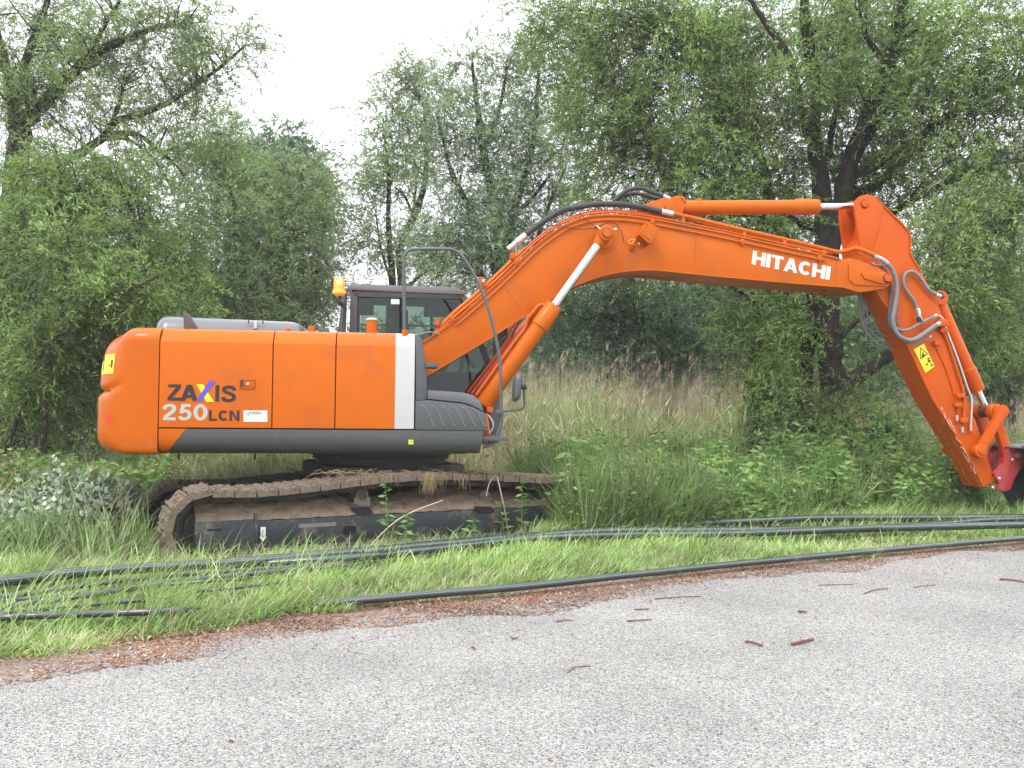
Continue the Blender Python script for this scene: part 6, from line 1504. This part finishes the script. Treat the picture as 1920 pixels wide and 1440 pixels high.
# broad-leaved undergrowth
def weeds(n, f, x0, x1, y0, y1, h0, h1, ll, lw, name, label, m, dens=16):
    P = area(n, x0, x1, y0, y1, f); n = len(P); H = rng.uniform(h0, h1, n)*(.55+.75*clumpy(P[:, 0], P[:, 1], 1.9, 4))
    kind = (clumpy(P[:, 0], P[:, 1], 1.1, 9)+rng.normal(0, .22, n)); K = np.repeat(kind, dens)
    nl = dens; B = np.repeat(P, nl, 0); t = np.tile(np.linspace(.15, 1, nl), n)*np.repeat(H, nl); az = rng.uniform(0, 6.28, n*nl)
    B = B+np.column_stack([rng.normal(0, .05, n*nl), rng.normal(0, .05, n*nl), t]); D = unit(np.column_stack([np.cos(az), np.sin(az), rng.uniform(-.5, .5, n*nl)])); sz = rng.uniform(.6, 1.3, n*nl)
    big = np.where(K > .75, 1.5, np.where(K < .3, .75, 1)); Vl = leafquads(B, D, ll*sz*big, lw*sz*big, .15)
    S = np.empty((n, 4, 3), np.float32); w = np.array([.006, 0, 0]); tip = P+np.column_stack([rng.normal(0, .06, n), rng.normal(0, .06, n), H]); S[:, 0] = P-w; S[:, 1] = P+w; S[:, 2] = tip+w*.3; S[:, 3] = tip-w*.3
    ms = m if isinstance(m, list) else [m]*3; ki = np.where(K > .72, 1, np.where(K < .22, 2, 0)); o = crown_mesh(name, [(Vl[ki == q_], q_) for q_ in range(3)]+[(S, 0)], ms); tag(o, label, 'weeds', kind='stuff')
lw_ = lambda x, y: inview(x, y) & (sdist(x, y) > .5) & ((960+x/y*1600) < 330) & (y > 10.2) & (~in_track(x, y, .1))
weeds(2600, lw_, -11, -3, 10, 16, .25, .7, .10, .045, 'weeds', 'green broad-leaved weeds left of the tracks under the willows', [LWEED, LWEEDB, LDRYW], 22)
rw_ = lambda x, y: inview(x, y) & (y > 10.6) & ((960+x/y*1600) > 1060) & (front_of_track(x, y) > -1.9) & (~in_track(x, y, .1)) & (rng.random(len(x)) < .25+.75*clumpy(x, y, 1.4, 4)) & ((y > extr(x)+2.4))
weeds(5200, rw_, .6, 14, 10, 15.5, .25, 1.0, .085, .035, 'weeds', 'green weeds and nettles in front of the reeds and around the arm tip', [LWEED, LWEEDB, LDRYW], 18)
mw_ = lambda x, y: inview(x, y) & (y > 12) & ((960+x/y*1600) > 330) & ((960+x/y*1600) < 1450) & (~in_track(x, y, .3)) & (front_of_track(x, y) > 1.8)
aw_ = lambda x, y: ((960+x/y*1600) > 1690) & ((960+x/y*1600) < 2100) & (y > extr(x)+2.0) & (y < 12.2) & (rng.random(len(x)) < .3+.7*clumpy(x, y, 2.2, 3))
weeds(700, aw_, 4, 9, 9.5, 12.5, .25, .75, .09, .035, 'weeds', 'grassy weeds growing round the arm tip and red coupler', [LWEED, LWEEDB, LDRYW], 18)
P = area(4500, 4, 9, 9.5, 12.5, aw_); n = len(P)
o = join_blades('tall_grass', [(blades(P, rng.uniform(.2, .6, n), rng.uniform(.007, .014, n), rng.uniform(.2, 1.1, n), rng.uniform(-3.1, 3.1, n), 3), 0)], [GRASSD]); tag(o, 'tall grass in front of the arm tip at the right edge', 'grass', kind='stuff')
et_ = lambda x, y: end_tuft(x, y) | (right_weeds(x, y) & (y < 12.5))
weeds(1500, et_, -1, 6, 8, 14, .3, .95, .10, .034, 'weeds', 'rank leafy weeds hiding the right end of the near track', [LWEED, LWEEDB, LDRYW], 20)
weeds(2200, mw_, -7, 6, 10.8, 19, .4, 1.2, .09, .035, 'weeds', 'yellow-green leafy weeds scattered among the reeds', leaf_mat('yellowish_weed', [(.2, .27, .05), (.3, .38, .07), (.5, .5, .1), (.18, .28, .06)], .3), 12)

# silver-leaved bramble at the left
bush('silver_shrub', 'sprawling shrub of wilted silver-backed round leaves left of the tracks', 'shrub',
     [(110, 960, 9.6, 75, 45, .7), (50, 975, 9.5, 45, 35, .6), (190, 965, 9.7, 50, 40, .6), (120, 925, 9.8, 45, 35, .5), (235, 960, 9.9, 25, 40, .3), (60, 1000, 9.3, 60, 25, .4)], LSILV, per=130, ll=.075, lw=.055, ntw=3, nlf=7, tl=.25)
bush('leafy_weed_clump', 'bright green weed clump sprawling before the silver shrub at the left edge', 'shrub', [(25, 1030, 8.6, 45, 22, .4), (90, 1030, 8.8, 40, 12, .3)], LWEED, per=130, ll=.08, lw=.03, ntw=3, nlf=8, tl=.2, group=None)
# individual tall weeds in front of the track
def stem_plant(px, py, h, label, lean=.1, nl=9, name='nettle_plant', m=LWEED, ll=.12):
    g = G(px, py, .02); r = empty(name, g); tag(r, label, 'plant'); rs = random.Random(px)
    pts = smooth_pts([Vector((0, 0, -.03)), Vector((lean*.3, 0, h*.4)), Vector((lean*.8, .02, h*.75)), Vector((lean, 0, h))], 5); bm = BM(); tube(bm, pts, [.006*(1-.6*i/len(pts)) for i in range(len(pts))], 6); build('stem', bm, mat('green_stem', (.12, .2, .05), .6, .2, 8), r, 60)
    B, D = [], []
    for k in range(nl*2):
        t = .3+.7*k/(nl*2); p = pts[min(len(pts)-1, int(t*(len(pts)-1)))]; a = k*2.4+rs.uniform(-.3, .3); B.append(p); D.append((math.cos(a), math.sin(a), rs.uniform(-.35, .35)))
    sz = np.linspace(1.1, .6, nl*2); Vl = leafquads(np.array(B), unit(np.array(D)), ll*sz, ll*.36*sz, .15); crown_mesh('foliage', [(Vl, 0)], [m], r)
stem_plant(728, 1040, .72, 'tall leafy weed before the middle of the near track', -.04)
stem_plant(755, 1040, .42, 'short leafy weed beside the tall one before the near track', .05)
stem_plant(978, 1012, .68, 'pointed-leaf weed standing before the right carrier roller', .0, 11)
stem_plant(945, 1010, .40, 'low weed left of the pointed-leaf weed by the black frame', -.05)
stem_plant(880, 1022, .30, 'small weed growing against the black track frame', .05)
stem_plant(1330, 985, .45, 'green weed standing before the dark willow foot', .05, 10)
def straw(p0, p1, p2, r, label):
    bm = BM(); tube(bm, smooth_pts([p0, p1, p2], 6), r, 5); o = build('dry_stalk', bm, REEDD, None, 60)
    off = Vector(p0); 
    for v in o.data.vertices: v.co -= off
    o.location = off; tag(o, label, 'stalk')
TW = lambda *a: MO+MR @ (TR @ TL(*a))
straw(G(660, 1060), TW(745, 975, -1.62), TW(830, 938, -1.6), .006, 'long dry stalk leaning up across the track frame')
straw(G(955, 1010), TW(945, 950, -1.7), TW(932, 893, -1.6), .007, 'upright pale stalk before the right carrier roller')
straw(TW(912, 930, -1.7), TW(918, 905, -1.65), TW(930, 890, -1.5), .005, 'short bent stalk hooked on the track top')

# ---------------------------------------------------------------- bark litter and twigs
def chips(n, f, x0, x1, y0, y1, smin, smax):
    P = area(n, x0, x1, y0, y1, f); P[:, 2] = np.maximum(gz(P[:, 0], P[:, 1]), np.where(sdist(P[:, 0], P[:, 1]) < .1, .004, -1))+.004
    n = len(P); az = rng.uniform(0, 6.28, n); D = unit(np.column_stack([np.cos(az), np.sin(az), rng.uniform(-.1, .35, n)])); ln = rng.uniform(smin, smax, n)
    V = np.empty((n, 4, 3), np.float32); S = np.column_stack([-np.sin(az), np.cos(az), rng.uniform(-.3, .3, n)])*(ln*rng.uniform(.12, .4, n))[:, None]
    up = np.column_stack([np.zeros(n), np.zeros(n), rng.uniform(.001, .006, n)]); D = D*ln[:, None]
    V[:, 0] = P-D*.5-S*.5; V[:, 1] = P+D*.5-S*.4+up; V[:, 2] = P+D*.5+S*.5+up; V[:, 3] = P-D*.5+S*.4; return V
lw2 = lambda x, y: inview(x, y) & (sdist(x, y) < .34) & (sdist(x, y) > -(.44+.17*np.sin(x*.55+1.6)+.13*np.sin(x*2.3+.5)+.06*np.sin(x*6.2))) & (rng.random(len(x)) < np.clip(-.15+1.3*clumpy(x, y, 1.8, 2)+.3*clumpy(x, y, 6, 1), .05, 1))
lw3 = lambda x, y: inview(x, y) & (sdist(x, y) < -.2) & (rng.random(len(x)) < np.exp(sdist(x, y)*2.4)*.8+.004)
V1 = chips(26000, lw2, -5, 8, 4, 11, .008, .035); V2 = chips(2200, lw3, -5, 8, 3.2, 10, .008, .03)
LIT = leaf_mat('bark_litter', [(.10, .05, .035), (.20, .09, .05), (.30, .15, .085), (.13, .085, .065), (.50, .40, .30)], .0, rough=.9, spec=.2)
o = crown_mesh('bark_litter', [(V1, 0), (V2, 0)], [LIT]); tag(o, 'reddish bark chips scattered along the edge of the road', 'litter', kind='stuff')
TWIG = mat('twig_bark', (.16, .07, .045), .9, .3, 20)
def twig(pts, r, label, name='twig'):
    P = [G(a, b, .004)+Vector((0, 0, r*.9+(.006 if 0 < i < len(pts)-1 else 0))) for i, (a, b) in enumerate(pts)]; off = P[0].copy()
    bm = BM(); S_ = smooth_pts([p-off for p in P], 4) if len(P) > 2 else [p-off for p in P]
    tube(bm, S_, [r*(1-.35*i/max(1, len(S_)-1)) for i in range(len(S_))], 7); o = build(name, bm, TWIG, None, 50); o.location = off; tag(o, label, 'twig', 'twigs fallen on the road')
twig([(1485, 1211), (1505, 1207), (1525, 1201)], .011, 'thick short brown stick lying alone in the middle of the road')
twig([(1398, 1205), (1412, 1208), (1430, 1213)], .008, 'slim dark stick just left of the thick short one')
twig([(1065, 1262), (1078, 1254), (1108, 1250)], .004, 'thin bent twig lowest on the road below the pipes')
twig([(1874, 1088), (1895, 1090), (1925, 1094)], .010, 'long dark stick at the right edge of the road')
twig([(1175, 1166), (1195, 1166), (1222, 1163)], .006, 'dark twig in the road left of the pale strip edge')
twig([(1190, 1144), (1205, 1145), (1216, 1143)], .006, 'short dark twig above the longer dark twig')
twig([(1620, 1114), (1640, 1108), (1665, 1105)], .005, 'thin twig near the right verge, curved')
twig([(1228, 1124), (1270, 1122), (1313, 1119)], .005, 'long thin twig along the litter edge in the centre')
twig([(1535, 1098), (1570, 1098), (1600, 1096)], .004, 'thin pale-brown twig lying by the litter right of centre')
twig([(1042, 1167), (1058, 1165), (1075, 1165)], .005, 'little twig on the road left of the two dark twigs')
twig([(1712, 1102), (1735, 1100), (1755, 1097)], .004, 'thin twig close to the verge, second from the right edge')
twig([(885, 1215), (888, 1217), (892, 1219)], .006, 'bark crumb on the road in the left centre', 'bark_piece')
twig([(1498, 1148), (1505, 1150), (1511, 1149)], .009, 'stubby orange-brown bark piece above the thick stick', 'bark_piece')
twig([(432, 1390), (435, 1393), (438, 1394)], .005, 'tiny dark bark crumb near the bottom left', 'bark_piece')
twig([(958, 1195), (963, 1200), (970, 1196)], .005, 'forked crumb of bark in the road centre', 'bark_piece')
# soil heaps
def mound(px, py, dep, w, h, label, m=MUD, seed=1):
    c = W(px, py, dep); bm = BM(); bmesh.ops.create_icosphere(bm, subdivisions=5, radius=1)
    for v in bm.verts:
        p = v.co; q = .18*math.sin(p.x*5+seed)*math.sin(p.y*4+seed)+.12*math.sin(p.x*11+p.z*7)*math.sin(p.y*13+seed)+.05*math.sin(p.x*31)*math.sin(p.z*27+p.y*23)
        v.co = p*(1+q); v.co = Vector((v.co.x*w, v.co.y*w*.7, v.co.z*h))
    o = build('soil_heap', bm, m, None, 80); o.location = (c.x, dep, c.z-h*.25); tag(o, label, 'soil heap')
mound(565, 870, 13.2, .32, .26, 'brown heap of dug soil behind the slewing ring')
mound(1545, 945, 12.8, .26, .13, 'small brown molehill on the grass below the willow foot', seed=3)
mound(1125, 960, 11.4, .12, .10, 'little red-brown clod in the weeds right of the track', mat('red_soil', (.16, .085, .05), .95, .3, 8, bump=.02), seed=5)

# added volume lifting the blacks: haze between the camera and the far trees
hz = bpy.data.materials.new('black_lift_haze'); hz.use_nodes = True; n = hz.node_tree.nodes; n.remove(n['Principled BSDF'])
pv = n.new('ShaderNodeVolumePrincipled'); pv.inputs['Color'].default_value = (.95, .97, 1, 1); pv.inputs['Density'].default_value = .0014; pv.inputs['Anisotropy'].default_value = 0
hz.node_tree.links.new(pv.outputs[0], n['Material Output'].inputs['Volume'])
bm = BM(); box(bm, -440, 460, -60, 850, -1.5, 30, 0); hzo = build('lift_haze', bm, hz, None, 0); tag(hzo, kind='stuff')
SC.cycles.volume_bounces = 0
